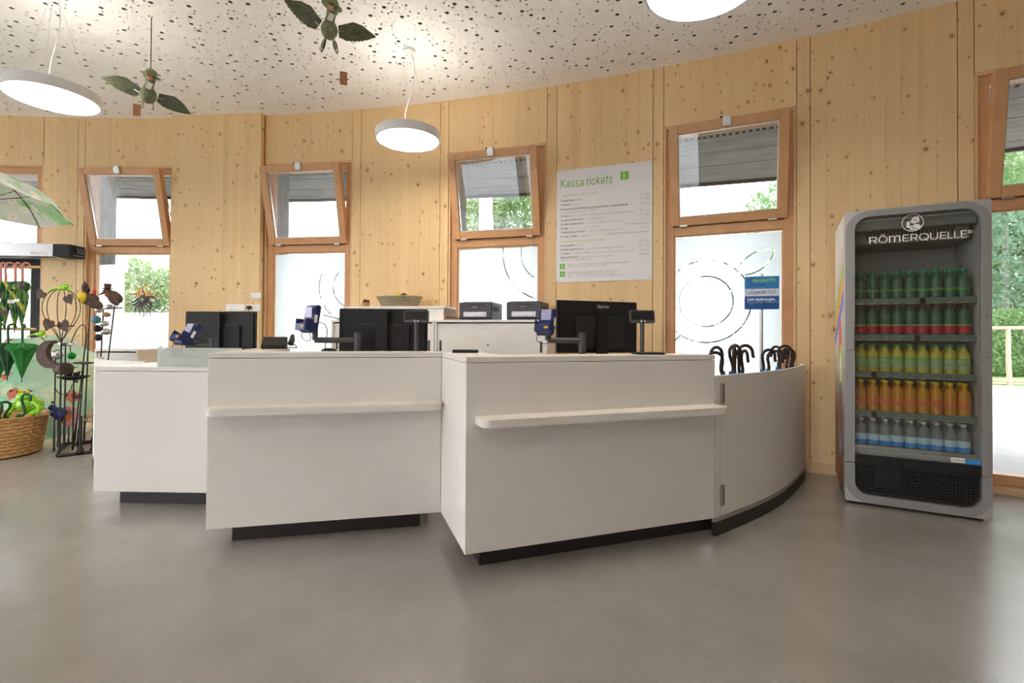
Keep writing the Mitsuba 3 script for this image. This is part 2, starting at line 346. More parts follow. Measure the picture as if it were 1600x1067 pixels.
# windows: x right, y outwards, z up around the middle of each opening
def arc_line(cx, cz, r, a0, a1, n=40): return LineString([(cx + r * math.cos(math.radians(a)), cz + r * math.sin(math.radians(a))) for a in np.linspace(a0, a1, n)])
def window(n, s0, s1, label, film=None, drawing=None, door=False, zb=.06):
    W = thing(f'window_{n}', label, kind='structure')
    sc = (s0 + s1) / 2; F = wframe(sc); h = (s1 - s0) / 2; o = h - .022
    put(W, 'lining', [bx(-h, -o, -.002, .10, 0, HZ, .001), bx(o, h, -.002, .10, 0, HZ, .001), bx(-o, o, -.002, .10, HZ - .022, HZ, .001)], 'spruce_core2', F, False)
    T, cw = HZ - .022, .072
    if door:
        z0 = 2.06
        fr = [bx(-o, -o + cw, .03, .11, z0, T), bx(o - cw, o, .03, .11, z0, T), bx(-o, o, .03, .11, T - cw, T), bx(-o, o, .03, .11, z0, z0 + .06)]
        put(W, 'frame', fr, 'larch', F, False)
        put(W, 'upper_pane', bx(-o + cw - .01, o - cw + .01, .068, .072, z0 + .05, T - cw + .01), 'pane_glass', F, False)
        put(W, 'glazing_strip', bx(-o + cw, o - cw, .06, .08, T - .145, T - cw), 'white', F, False)
    else:
        put(W, 'frame', [bx(-o, -o + cw, .03, .11, zb, T, .003), bx(o - cw, o, .03, .11, zb, T, .003), bx(-o + cw, o - cw, .03, .11, T - cw, T, .003),
                         bx(-o + cw, o - cw, .03, .11, 2.095, 2.178, .003), bx(-o + cw, o - cw, .074, .11, 2.177, 2.24, .003), bx(-o + cw, o - cw, .03, .11, zb, zb + .078, .003)], 'larch', F, False)
        q = o - cw
        put(W, 'glazing_bead', [bx(-q, -q + .012, .045, .06, zb + .078, 2.095), bx(q - .012, q, .045, .06, zb + .078, 2.095), bx(-q, q, .045, .06, 2.083, 2.095)], 'larch', F, False)
        put(W, 'lower_pane', bx(-q - .008, q + .008, .068, .074, zb + .07, 2.10), 'pane_glass', F, False)
        put(W, 'sill', [bx(-o, o, -.012, .11, 0, zb, .003)], 'spruce_core2', F, False)
        if film:
            P = sbox(-q + .006, film[0], q - .006, film[1])
            if drawing: P = P.difference(unary_union(drawing))
            put(W, 'frosted_film', flat(P, .0008, .0655), 'frost', F, False, label='frosted film with a fine line drawing left clear' if drawing else 'frosted film')
        # tilted hopper sash, hinged at its foot
        S = F @ tr(0, .02, 2.187) @ rot((1, 0, 0), 12.9)
        a, H2, m = .485, .893, .078
        sk = put(W, 'sash', [bx(-a, -a + m, -.03, .045, 0, H2, .004), bx(a - m, a, -.03, .045, 0, H2, .004), bx(-a + m, a - m, -.03, .045, 0, m, .004), bx(-a + m, a - m, -.03, .045, H2 - m, H2, .004)], 'larch', S, False)
        put(sk, 'pane', bx(-a + m - .008, a - m + .008, .004, .010, m - .008, H2 - m + .008), 'pane_glass', S, False)
        put(sk, 'gasket', [bx(-a + m, -a + m + .008, -.006, .02, m, H2 - m), bx(a - m - .008, a - m, -.006, .02, m, H2 - m), bx(-a + m, a - m, -.006, .02, H2 - m - .008, H2 - m), bx(-a + m, a - m, -.006, .02, m, m + .008)], 'alu', S, False)
        put(W, 'actuator', [bx(-.036, .036, -.052, -.03, H2 - .065, H2 + .004, .004), bx(-.03, .03, -.05, .02, H2, H2 + .022, .003)], 'alu', S, False, label='small grey chain opener')
        p0 = (S @ [-.03, -.02, H2 + .012, 1])[:3]; p1 = (F @ [.0, .05, T - .03, 1])[:3]; p2 = (S @ [-.055, -.03, H2 + .016, 1])[:3]
        put(W, 'opener_chain', [tube([p2, p0, p1], .007, 6)], 'iron', None)
        for x in (-.37, .37):
            put(W, 'hinge', [bx(x - .035, x + .035, -.012, .028, 2.168, 2.186, .004), cyl((x - .035, -.004, 2.187), (x + .035, -.004, 2.187), .007)], 'steel', F)
        for sx in (-1, 1):
            a1 = (S @ [sx * (a - .01), .03, H2 - .10, 1])[:3]; b1 = (F @ [sx * (o - cw - .004), .06, T - .62, 1])[:3]
            put(W, 'stay', tube([a1, b1], .005, 6), 'steel')
    # weathered outer reveal
    put(W, 'outer_reveal', [bx(-o, -o + .028, .11, .40, 0, 3.2), bx(o - .028, o, .11, .40, 0, 3.2)], 'grey_wood', F, False, label='weathered grey outer reveal')
    return W
lw = .0048
draw4 = [arc_line(-.178, 1.47, .235, 0, 360).buffer(lw), arc_line(-.178, 1.47, .385, -138, 66).buffer(lw), arc_line(-.178, 1.47, .385, 74, 84).buffer(lw), arc_line(-.178, 1.47, .385, 92, 112).buffer(lw), arc_line(-.178, 1.47, .385, 124, 152).buffer(lw),
         LineString(spline([(.155, 1.705), (.27, 1.74), (.345, 1.81), (.385, 1.92)], 20)).buffer(lw), LineString(spline([(.385, 1.92), (.30, 1.925), (.21, 1.89), (.12, 1.81)], 20)).buffer(lw),
         LineString([(-.47, 1.085), (-.38, 1.17)]).buffer(lw)]
draw3 = [arc_line(.56, 2.01, .50, 168, 268).buffer(lw), arc_line(.56, 2.01, .30, 165, 280).buffer(lw)]
draw2 = [arc_line(.535, 1.69, .245, 95, 268).buffer(lw), arc_line(.535, 1.69, .42, 95, 262).buffer(lw), LineString(spline([(.18, 1.36), (.3, 1.33), (.45, 1.30)], 8)).buffer(lw)]
window(1, -1.985, -.86, 'window over the black glass door at the far left, behind an open umbrella', door=True)
window(2, -.378, .73, 'tilted wooden window left of the projecting panel, sun ornament before it', film=(.15, 1.385))
window(3, 1.838, 2.935, 'tilted wooden window right of the projecting panel', film=(.15, 2.08), drawing=draw2)
window(4, 4.102, 5.205, 'tilted wooden window above the two printers', film=(.15, 2.08), drawing=draw3)
window(5, 6.361, 7.466, 'tilted wooden window between the ticket board and the fridge', film=(.15, 2.08), drawing=draw4)
window(6, 8.623, 9.73, 'clear wooden window at the right edge behind the fridge')
# the black glass door at the far left
D = thing('door_1', 'black framed glass door at the left edge behind the hanging umbrellas', kind='structure')
Fd = wframe(-1.4225); o = .54
put(D, 'frame', [bx(-o, -o + .07, .02, .10, 0, 2.06, .003), bx(o - .07, o, .02, .10, 0, 2.06, .003), bx(-o + .07, o - .07, .02, .10, 1.99, 2.06, .003)], 'black_matte', Fd, False)
lf = put(D, 'leaf', [bx(-o + .075, -o + .13, .03, .08, .01, 1.985, .003), bx(o - .13, o - .075, .03, .08, .01, 1.985, .003), bx(-o + .13, o - .13, .03, .08, 1.92, 1.985, .003), bx(-o + .13, o - .13, .03, .08, .01, .10, .003)], 'black_matte', Fd, False)
put(lf, 'pane', bx(-o + .12, o - .12, .052, .058, .09, 1.93), 'pane_glass', Fd, False)
put(D, 'handle', [cyl((-.38, -.03, .9), (-.38, -.03, 1.3), .012), cyl((-.38, -.03, .95), (-.38, .03, .95), .008), cyl((-.38, -.03, 1.25), (-.38, .03, 1.25), .008)], 'steel', Fd)

# floor, ceiling, the room's other walls
inside = Polygon([wxy(s) for s in np.linspace(-4.9, 12, 80)] + [(6.2, -6), (-9.6, -6)])
fl = put(None, 'floor', ext(inside.buffer(.30), .12, -.12), 'screed', smooth=False); tag(fl, 'smooth grey screed floor with a soft sheen', kind='structure')
vis = sbox(-8.0, 3.0, 4.0, 6.0)
hr = random.Random(3)
def hole(x, y, r): return [(x + r * math.cos(a), y + r * math.sin(a)) for a in np.arange(0, 2 * PI - .01, 2 * PI / (14 if r > .014 else 9))]
plates, TS = [], .6
keep = inside.buffer(-.11)
for i in range(20):
    for j in range(5):
        x0, y0 = -8 + i * TS, 3 + j * TS
        outer = sbox(x0, y0, x0 + TS, y0 + TS).intersection(inside.buffer(.03))
        if outer.is_empty: continue
        got = []
        for r, n in ((.0175, 9), (.010, 24), (.006, 46)):
            for _ in range(n):
                for _t in range(30):
                    x, y = hr.uniform(x0 + r + .003, x0 + TS - r - .003), hr.uniform(y0 + r + .003, y0 + TS - r - .003)
                    if all((x - a) ** 2 + (y - b) ** 2 > (r + c + (.045 if r == c == .0175 else .011)) ** 2 for a, b, c in got): got.append((x, y, r)); break
        kept = [g for g in got if keep.contains(Point(g[0], g[1]))]
        for part in getattr(outer, 'geoms', [outer]):
            plates.append(ext(Polygon(part.exterior.coords, [hole(*g) for g in kept if part.contains(Point(g[0], g[1]).buffer(g[2]))]), .005, CZ))
plates.append(ext(inside.buffer(.03).difference(sbox(-8, 3, 4, 6)), .005, CZ))
cl = put(None, 'ceiling', plates, 'ceiling_white', smooth=False); tag(cl, 'white acoustic ceiling scattered with round holes of three sizes', kind='structure')
put(cl, 'acoustic_felt', ext(inside.buffer(.35), .05, CZ + .0054), 'felt', smooth=False)
def struct(name, mesh, mat, label):
    k = put(None, name, mesh, mat, smooth=False); tag(k, label, kind='structure'); return k
yl = wxy(-4.9)[1]; yr = wxy(12)[1]
wl = sbox(-6, 0, yl, CZ + .05)
for i in range(2, 4): wl = wl.difference(sbox(-5.6 + i * 2.65, .1, -5.6 + i * 2.65 + 2.35, 3.3))
m = flat(wl, .2); m.apply_transform(np.array([[0, -1, 0, -9.6], [1, 0, 0, 0], [0, 0, 1, 0], [0, 0, 0, 1.0]]))
struct('wall_left', m, 'white', 'glazed side wall out of view on the left')
struct('wall_right', [bx(6.2, 6.4, -6, yr, 0, CZ + .05)], 'white', 'plain white side wall out of view on the right')
rear = sbox(-9.6, 0, 6.2, CZ + .05)
opens = [(-9.2, .3, -6.6, 3.3), (-6.3, .3, -3.6, 3.3)]
for a in opens: rear = rear.difference(sbox(*a))
struct('wall_rear', flat(rear, .25, -6.25), 'spruce_core', 'window wall behind the camera')

# eaves outside: weathered planks, a vent strip against the wall, a dark drip edge
EV = thing('eaves', 'weathered grey board eaves outside the windows', kind='structure')
ev_pts = spline([(-12.5, 6.6), (-9, 7.05), (-5.667, 7.168), (-3.088, 7.31), (-.568, 7.03), (2.216, 6.55), (3.381, 6.2), (5.6, 5.0), (8.5, 2.6)], 60)
def eave_r(s):
    a = s / RW; d = np.hypot(ev_pts[:, 0] - CX, ev_pts[:, 1] - CYW); an = np.arctan2(ev_pts[:, 0] - CX, ev_pts[:, 1] - CYW)
    return float(np.interp(a, an, d)) - RW
bays = [(-4.9, -2.6), (-2.6, -.42), (-.42, 1.285), (1.285, 3.52), (3.52, 5.785), (5.785, 8.045), (8.045, 10.2), (10.2, 12.0)]
ZS = 3.15
for a, b in bays:
    w0, w1 = eave_r(a), eave_r(b)
    for i in range(7):
        ta, tb = i / 7, (i + 1) / 7
        r = [(s, .505 + (e - .505) * t + (.003 if t == ta else -.003)) for t in (ta, tb) for s, e in ((a + .004, w0), (b - .004, w1))]
        P = [wxy(s, -y) for s, y in (r[0], r[1], r[3], r[2])]
        put(EV, 'board', ext(Polygon(P), .03, ZS + .001 * ((i * 7 + int(a * 3)) % 5)), 'grey_wood', smooth=False)
    P = [wxy(s, -y) for s, y in ((a, w0 - .02), (b, w1 - .02), (b, w1 + .02), (a, w0 + .02))]
    put(EV, 'drip_edge', ext(Polygon(P), .09, ZS - .035), 'dark_grey', smooth=False)
    for k in range(int((b - a) / .058)):
        s = a + .03 + k * .058
        if -1.9 < s < 9.8: put(EV, 'vent_block', bx(-.013, .013, .394, .503, ZS - .002, ZS + .03), 'grey_wood', wframe(s), False)
    put(EV, 'vent_strip', arc_strip(a, b, .30, .392, ZS - .008, ZS + .03), 'grey_wood', smooth=False)
roof = [arc_strip(-4.9, 12, .30, 1.2, ZS + .10, ZS + .14)]
put(EV, 'roof_deck', ext(Polygon([wxy(s, -.30) for s in np.linspace(-4.9, 12, 40)] + [tuple(p) for p in ev_pts[::-1] if p[0] < 7.5 and p[0] > -11]).buffer(0), .20, ZS + .05), 'felt', smooth=False)
put(EV, 'outer_wall', arc_strip(-4.9, 12, .30, .32, ZS + .02, CZ + .08), 'grey_wood', smooth=False)

# outdoors
gr = struct('ground', ext(sbox(-60, -20, 60, 80).difference(inside.buffer(.2)), .05, -.08), 'ext_ground', 'bright pale paving outside the windows')
solo('grass_strip', ext(Polygon([(8, 13.4), (14.6, 11.4), (32, 16), (34, 32), (8, 26)]), .03, -.03), 'grass', 'strip of grass along the fence outside the right window', 'grass', smooth=False, kind='stuff')
def foliage(c, rad, n, size, seed, shell=.55):
    r = np.random.default_rng(seed)
    d = r.normal(size=(n, 3)); d /= np.linalg.norm(d, axis=1, keepdims=True)
    lump = .72 + .56 * meshkit.fbm(d * 2.2 + seed, 3)
    P = np.array(c) + d * np.array(rad) * (lump * (shell + (1 - shell) * r.random(n) ** .5))[:, None]
    a = r.normal(size=(n, 3)); a /= np.linalg.norm(a, axis=1, keepdims=True)
    b = np.cross(a, r.normal(size=(n, 3))); b /= np.linalg.norm(b, axis=1, keepdims=True)
    s = size * (.6 + .8 * r.random(n))[:, None]
    V = np.stack([P - a * s, P + b * s * .5, P + a * s, P - b * s * .5], 1).reshape(-1, 3)
    i = np.arange(n)[:, None] * 4
    return trimesh.Trimesh(V, np.vstack([i + [0, 1, 2], i + [0, 2, 3]]), process=False)
def tree(x, y, h, tr_, crown, mat, label, n=5000, size=.10, seed=1, lean=(0, 0), cat='tree', group='trees outside'):
    t = thing(cat, label, cat, group)
    if tr_:
        P = spline([(x, y, -.03), (x + lean[0] * .4, y + lean[1] * .4, h * .4), (x + lean[0], y + lean[1], h)], 12)
        put(t, 'trunk', tube(P, np.linspace(tr_, tr_ * .45, 12), 14), 'bark', smooth=True)
        rr = random.Random(seed)
        for k in range(4):
            q = P[6 + k]; a = rr.uniform(0, 6.28)
            put(t, 'branch', tube(spline([q, q + np.array([.6 * math.cos(a), .6 * math.sin(a), .5]), q + np.array([1.5 * math.cos(a), 1.5 * math.sin(a), 1.3])], 6), np.linspace(tr_ * .4, tr_ * .1, 6), 8), 'bark', smooth=True)
    put(t, 'foliage', [foliage((x + c[0], y + c[1], c[2]), c[3:6], int(n * c[6]), size, seed * 10 + i) for i, c in enumerate(crown)], mat, smooth=False, kind='stuff')
    return t
tree(-.46, 10, 7.5, .20, [(0, 0, 7.4, 2.2, 2.2, 1.4, 1)], 'leaf_mid', 'tree with a thick pale trunk just outside the window above the printers', 4000, .09, 2, (-.2, .3))
tree(-2.4, 17, 8, .14, [(0, 0, 4.6, 2.2, 1.8, 3.4, 1)], 'leaf_light', 'light green tree left of the pale trunk outside the window above the printers', 8000, .11, 3)
tree(1.0, 18, 8, .14, [(0, 0, 4.4, 2.4, 1.8, 3.6, 1)], 'leaf_mid', 'green tree right of the pale trunk outside the window above the printers', 9000, .11, 4)
tree(-.6, 23, 9, .14, [(0, 0, 5, 4.5, 1.8, 4.6, 1)], 'leaf_mid', 'dark green tree far behind the pale trunk', 9000, .14, 5)
tree(9.6, 17, 6.5, .10, [(0, 0, 4.7, 1.7, 1.6, 1.7, .6)], 'leaf_mid', 'loose leafy tree at the lower right of the window beside the ticket board', 4500, .09, 6)
tree(17.2, 17.0, 8, .12, [(0, 0, 3.4, 3.3, 2.2, 3.2, 1)], 'leaf_blue', 'bluish green tree beyond the fence outside the right window', 11000, .11, 7)
tree(20.8, 18.5, 9, .14, [(0, 0, 5.0, 3.2, 2.4, 4.4, 1)], 'leaf_light', 'tall light green tree behind the fence at the right edge', 11000, .12, 8)
tree(13.8, 15.2, 6.5, .08, [(0, 0, 6.0, 1.8, 1.6, 1.2, .5)], 'leaf_mid', 'overhanging leafy branch seen in the tilted right window', 5000, .10, 9)
tree(15.0, 14.6, 1, 0, [(0, 0, .95, 3.3, .9, 1.1, 1)], 'leaf_mid', 'low dense hedge behind the wooden fence outside the right window', 9000, .07, 10, cat='hedge', group=None)
tree(-18.2, 21, 3, .1, [(0, 0, 2.8, 3.0, 1.6, 2.2, 1)], 'leaf_light', 'pale bush outside the window with the sun ornament', 8000, .11, 11, cat='bush', group=None)
tree(-14.4, 22.6, 3, .1, [(0, 0, 2.5, 2.8, 1.6, 2.2, 1)], 'leaf_light', 'smaller bush outside, right of the pale bush behind the sun ornament', 6000, .11, 12, cat='bush', group=None)
for x, y, w, sd, lb in ((-4.35, 10.3, 1.5, 31, 'clipped green hedge outside the window right of the projecting panel'), (-.35, 8.6, 1.3, 32, 'clipped green hedge outside the window above the printers'), (3.75, 8.5, 1.5, 33, 'clipped green hedge outside the window beside the ticket board')):
    tree(x, y, 1, 0, [(0, 0, 1.25, w, .45, 1.25, 1)], 'leaf_dark', lb, 7000, .06, sd, cat='hedge', group=None)
# wooden fence outside the right window
FE = thing('fence', 'pale wooden fence with slim uneven posts outside the right window', 'fence')
f0, f1 = np.array([9.6, 13.1]), np.array([15.8, 10.5])
fd = (f1 - f0) / np.linalg.norm(f1 - f0); fa = math.atan2(fd[1], fd[0])
for i in range(11):
    q = f0 + fd * (.35 + i * .62); ln = rng.uniform(-.08, .08)
    put(FE, 'post', tube([(q[0] - ln, q[1], -.05), (q[0] + rng.uniform(-.03, .03), q[1], .7), (q[0] + ln * .3, q[1], 1.38)], [.055, .05, .045], 8), 'pale_wood', smooth=True)
put(FE, 'rail', tube([(*f0, 1.36), (*((f0 + f1) / 2), 1.39), (*f1, 1.36)], .045, 8), 'pale_wood', smooth=True)
put(FE, 'bottom_rail', tube([(*f0, .10), (*((f0 + f1) / 2), .09), (*f1, .10)], .03, 8), 'pale_wood', smooth=True)
# ------------------------------------------------------------------ pendant lamps
def pendant(x, y, label, group=None, z=2.89):
    t = thing('pendant_lamp', label, 'lamp', group); F = FR(x, y, z)
    put(t, 'housing', lathe([(.274, .004), (.276, 0), (.288, 0), (.291, .004), (.291, .070), (.286, .076), (.262, .0765), (.26, .066), (.0, .066)], 64), 'lamp_white', F, 40)
    d = lathe([(0, .003), (.275, .0035)], 64)
    if d.face_normals[:, 2].mean() > 0: d.invert()
    k = put(t, 'diffuser', d, 'lamp_white', F, False, label='glowing round diffuser')
    scene[k]['emitter'] = {'type': 'area', 'radiance': rgb(*LAMP_RADIANCE)}
    u = lathe([(0, .0705), (.258, .0700)], 48)
    if u.face_normals[:, 2].mean() < 0: u.invert()
    k = put(t, 'uplight', u, 'lamp_white', F, False, label='glowing upper side')
    scene[k]['emitter'] = {'type': 'area', 'radiance': rgb(*UPLIGHT_RADIANCE)}
    put(t, 'canopy', lathe([(.0, CZ - z - .028), (.05, CZ - z - .028), (.055, CZ - z - .022), (.055, CZ - z)], 32), 'lamp_white', F, 40)
    for i in range(3):
        a = i * 2 * PI / 3 + .5
        put(t, 'suspension_wire', cyl((.22 * math.cos(a), .22 * math.sin(a), .076), (.02 * math.cos(a), .02 * math.sin(a), CZ - z - .027), .0011, n=5), 'alu', F)
    put(t, 'cable', tube(spline([(0, 0, .078), (-.03, .01, .25), (.035, 0, .48), (.05, .0, .66), (.015, 0, CZ - z - .027)], 24), .0035, 6), 'lamp_white', F, True)
    return t
pendant(-3.467, 3.65, 'round white pendant lamp at the left, nearest the shop corner')
pendant(-.95, 4.392, 'round white pendant lamp hanging in front of the wall, above the middle counter')
pendant(.945, 2.413, 'round white pendant lamp cut off by the top edge of the photo')
for x, y in ((-3.2, .6), (-.6, -.4), (-4.6, -2.6), (-1.2, -3.2), (-6.6, .8)):
    pendant(x, y, 'round white pendant lamp further back in the room', 'pendant lamps out of view behind the camera')

# ------------------------------------------------------------------ counters
def counter(name, label, P0, P1, depth, wing, wing_len, zt, shelf=None, plinth_l=.095, plinth_r=.095, gap_end=0.0, skew=0.0):
    P0, P1 = np.array(P0), np.array(P1); v = P1 - P0; W = np.linalg.norm(v); F = FR(P0[0], P0[1], 0, math.atan2(v[1], v[0]))
    t = thing(name, label, 'counter'); zb = .107; th = .026
    full = Polygon([(0, 0), (W, 0), (W - skew, depth), (wing, depth), (wing, wing_len), (0, wing_len)]) if wing else Polygon([(0, 0), (W, 0), (W, depth), (0, depth)])
    body = full.buffer(-.024, join_style=2)
    put(t, 'carcass', ext(body, zt - th - zb - .004, zb + .001), 'white', F, False)
    put(t, 'front_panel', bx(0, W, 0, .022, zb, zt - th - .0025, .0012), 'white', F, False)
    put(t, 'side_panel', bx(0, .022, .0225, (wing_len if wing else depth), zb, zt - th - .0025, .0012), 'white', F, False)
    if wing:
        put(t, 'back_panel', [bx(wing - .022, W - skew, depth - .022, depth, zb, zt - th - .0025), bx(wing - .022, wing, depth, wing_len, zb, zt - th - .0025), bx(.022, wing - .022, wing_len - .022, wing_len, zb, zt - th - .0025)], 'white', F, False)
    put(t, 'top', ext(full, th, zt - th), 'white', F, False)
    q = full.buffer(-.098, join_style=2)
    if gap_end: q = q.union(sbox(W - .3, .098, W + .12, depth))
    put(t, 'plinth', ext(q, zb, 0), 'plinth', F, False)
    if shelf:
        a, b, z0, z1, d = shelf
        m = unary_union([rrect(a, b, -d, .2, .055, 8)]).intersection(sbox(a - 1, -d - 1, b + 1, 0))
        put(t, 'shelf', ext(m, z1 - z0, z0), 'white', F, False, label='narrow bag shelf with rounded corners')
    return t, F, W
A2 = (-1.762, 3.175)
tl, FL, WL = counter('service_desk', 'lower white service desk at the left end with frosted glass screens', (-2.727, 3.198), A2, .575, 0, 0, .92)
t2, F2, W2_ = counter('reception_counter', 'middle white reception counter with a bag shelf, beside the lower desk', (-1.610, 2.589), (-.412, 2.866), .253, .23, .86, 1.04, shelf=(.02, 1.226, .722, .759, .13), skew=.032)
t3, F3, W3_ = counter('reception_counter', 'nearest white reception counter with a bag shelf, beside the curved door', (-.215, 2.315), (1.165, 2.802), .253, .25, .665, 1.04, shelf=(.045, 1.462, .722, .759, .13), gap_end=1)
# worktops behind the counters
def worktop(P0, ang, w, d, label, z=.80):
    t = thing('staff_worktop', label, 'desk'); F = FR(*P0, 0, ang)
    put(t, 'tabletop', bx(0, w, 0, d, z - .026, z, .003), 'white', F, False)
    for x in (.04, w - .08): put(t, 'leg', bx(x, x + .04, d - .08, d - .04, 0, z - .027, .003), 'alu', F, False)
    for x in (.04, w - .08): put(t, 'leg', bx(x, x + .04, .04, .08, 0, z - .027, .003), 'alu', F, False)
    return t, F
a2 = math.atan2(.277, 1.198); a3 = math.atan2(.487, 1.38)
p = (F2 @ [.235, .258, 0, 1])[:2]; wt2, FW2 = worktop(p, a2, .985, .62, 'white staff worktop behind the middle counter under its monitor')
p = (F3 @ [.255, .258, 0, 1])[:2]; wt3, FW3 = worktop(p, a3, 1.08, .62, 'white staff worktop behind the nearest counter under its monitor')
p = (FL @ [.0, .60, 0, 1])[:2]; wt1, FW1 = worktop((-2.80, 3.83), math.atan2(-.05, 1), 1.05, .50, 'white staff worktop behind the lower service desk')
# frosted glass screens on the low desk
def glass_screen(p0, p1, z0, z1, r, label, side):
    p0, p1 = np.array(p0), np.array(p1); v = p1 - p0; L = np.linalg.norm(v); F = FR(p0[0], p0[1], 0, math.atan2(v[1], v[0]))
    P = sbox(0, z0, L, z1)
    if side: P = P.difference(sbox(-.01, z1 - r, r, z1 + .01)).union(Point(r, z1 - r).buffer(r, quad_segs=12)).intersection(sbox(0, z0, L, z1))
    k = put(None, 'glass_screen', flat(P, .008), 'frost_glass', F, False); tag(k, label, 'screen'); return k
glass_screen((-2.33, 3.222), (-1.778, 3.209), .921, 1.047, .055, 'low frosted glass screen along the front of the lower desk', 1)
glass_screen((-2.345, 3.245), (-2.66, 3.72), .921, 1.047, .05, 'low frosted glass screen running back across the lower desk', 0)
# curved doors at both ends
def curved_door(name, label, pts, z0, z1, th, hinges=None, strip=True, split=.02):
    t = thing(name, label, 'door'); P = spline(pts, 60); L = LineString(P)
    inner = lambda ls: ls.buffer(th, single_sided=True, quad_segs=4) if ls.length else ls
    def strip_poly(u0, u1, o0=0.0):
        Q = np.array([L.interpolate(u, normalized=True).coords[0] for u in np.linspace(u0, u1, 50)])
        T_ = np.gradient(Q, axis=0); T_ /= np.linalg.norm(T_, axis=1, keepdims=True); N = np.c_[-T_[:, 1], T_[:, 0]]
        return Polygon(np.vstack([Q + N * o0, (Q + N * (o0 + th))[::-1]]))
    put(t, 'fixed_strip', ext(strip_poly(0, split - .0022), z1 - z0, z0), 'white', smooth=30)
    put(t, 'door_leaf', ext(strip_poly(split, 1), z1 - z0, z0 + .001), 'white', smooth=30)
    if strip: put(t, 'metal_strip', ext(strip_poly(0, 1, .0015), .026, z0 - .027), 'strip_grey', smooth=30)
    put(t, 'plinth', ext(strip_poly(0, 1, .001), z0 - .028, 0), 'plinth', smooth=30)
    for (h0, h1) in hinges or ():
        q = np.array(L.interpolate(split, normalized=True).coords[0]); q2 = np.array(L.interpolate(split + .02, normalized=True).coords[0]); v = q2 - q; Fh = FR(*q, 0, math.atan2(v[1], v[0]))
        put(t, 'hinge', [cyl((.0, -.007, h0), (.0, -.007, h1), .0075, n=12), bx(.0, .032, -.005, 0, h0, h1, .001)] + [cyl((.0, -.007, h0 + (h1 - h0) * k / 4), (.0, -.007, h0 + (h1 - h0) * k / 4 + .003), .0085, n=12) for k in (1, 2, 3)], 'hinge_metal', Fh)
    return t, L
door_pts = [(1.171, 2.806), (1.408, 2.976), (1.666, 3.178), (1.89, 3.385), (2.085, 3.60), (2.28, 3.83), (2.44, 4.06), (2.475, 4.155)]
cd, DL = curved_door('curved_door', 'curved white hinged door closing the gap between the counter and the wall', door_pts, .107, .918, .022, [(.762, .873), (.168, .283)], split=.028)
cp, PLn = curved_door('curved_panel', 'curved white end panel behind the lower desk at the left', [(-3.72, 4.42), (-3.45, 4.05), (-3.15, 3.86), (-2.845, 3.785)], .107, .92, .022, None)

# low and tall cabinets along the wall
def cabinet(F, w, d, z1, label, handles, keyhole=False, zb=.08):
    t = thing('sliding_door_cabinet', label, 'cabinet')
    th = .02
    put(t, 'carcass', [bx(0, th, 0, d, zb, z1 - th), bx(w - th, w, 0, d, zb, z1 - th), bx(th, w - th, d - .012, d, zb, z1 - th), bx(th, w - th, .02, d - .012, zb, zb + th), bx(th, w - th, .04, d - .012, .66, .68)], 'cabinet_white', F, False)
    put(t, 'top', bx(-.003, w + .003, -.004, d, z1 - th + .001, z1 + .004, .0015), 'cabinet_white', F, False)
    put(t, 'plinth', bx(.02, w - .02, .04, d, 0, zb - .001), 'plinth', F, False)
    for k, (a, b, y) in enumerate(((th + .002, w / 2 + .012, .016), (w / 2 + .002, w - th - .002, .004))):
        dk = put(t, 'sliding_door', bx(a, b, y, y + .010, zb + th + .004, z1 - th - .012, .001), 'cabinet_white', F, False)
        hx = a + .022 if k == 0 else b - .045
        for hz in handles: put(dk, 'handle', [bx(hx, hx + .024, y - .002, y + .001, hz, hz + .105, .0008), bx(hx + .006, hx + .018, y - .004, y - .001, hz + .012, hz + .093, .0008)], 'dark_grey', F, False, label='dark recessed handle')
        if keyhole and k == 0: put(dk, 'lock', cyl((b - .025, y - .004, z1 - .24), (b - .025, y + .002, z1 - .24), .008, n=12), 'dark_grey', F)
    return t
def cab_frame(s0, s1, d):
    a, b = np.array(wxy(s0, d)), np.array(wxy(s1, d)); v = b - a; return FR(a[0], a[1], 0, math.atan2(v[1], v[0])), np.linalg.norm(v)
FC1, w1 = cab_frame(2.972, 4.150, .47); FC2, w2 = cab_frame(4.158, 5.335, .47)
cabinet(FC1, w1, .42, 1.285, 'white sliding door cabinet behind the middle monitor, under the basket', (.98,))
cabinet(FC2, w2, .42, 1.285, 'white sliding door cabinet under the two printers', (.98,), True)
FC0, w0 = cab_frame(.16, .66, .45)
cabinet(FC0, w0, .42, .95, 'low white cabinet under the window with the sun ornament', (.7,))
# white box on the left cabinet carrying the basket
t = thing('raised_shelf', 'open fronted white raised shelf standing on the left cabinet under the basket', 'shelf')
Ft = FC1 @ tr(0, 0, 1.290)
put(t, 'top', bx(.12, 1.235, .06, .40, .122, .142, .001), 'cabinet_white', Ft, False)
put(t, 'side', bx(.12, .14, .06, .40, 0, .1215, .001), 'cabinet_white', Ft, False)
put(t, 'side', bx(1.222, 1.235, .06, .40, 0, .1215, .001), 'brown_edge', Ft, False, label='brown raw edge side')
put(t, 'front', bx(.14, 1.222, .07, .085, 0, .1215, .001), 'cabinet_white', Ft, False)
put(t, 'back', bx(.14, 1.222, .38, .395, 0, .1215, .001), 'cabinet_white', Ft, False)

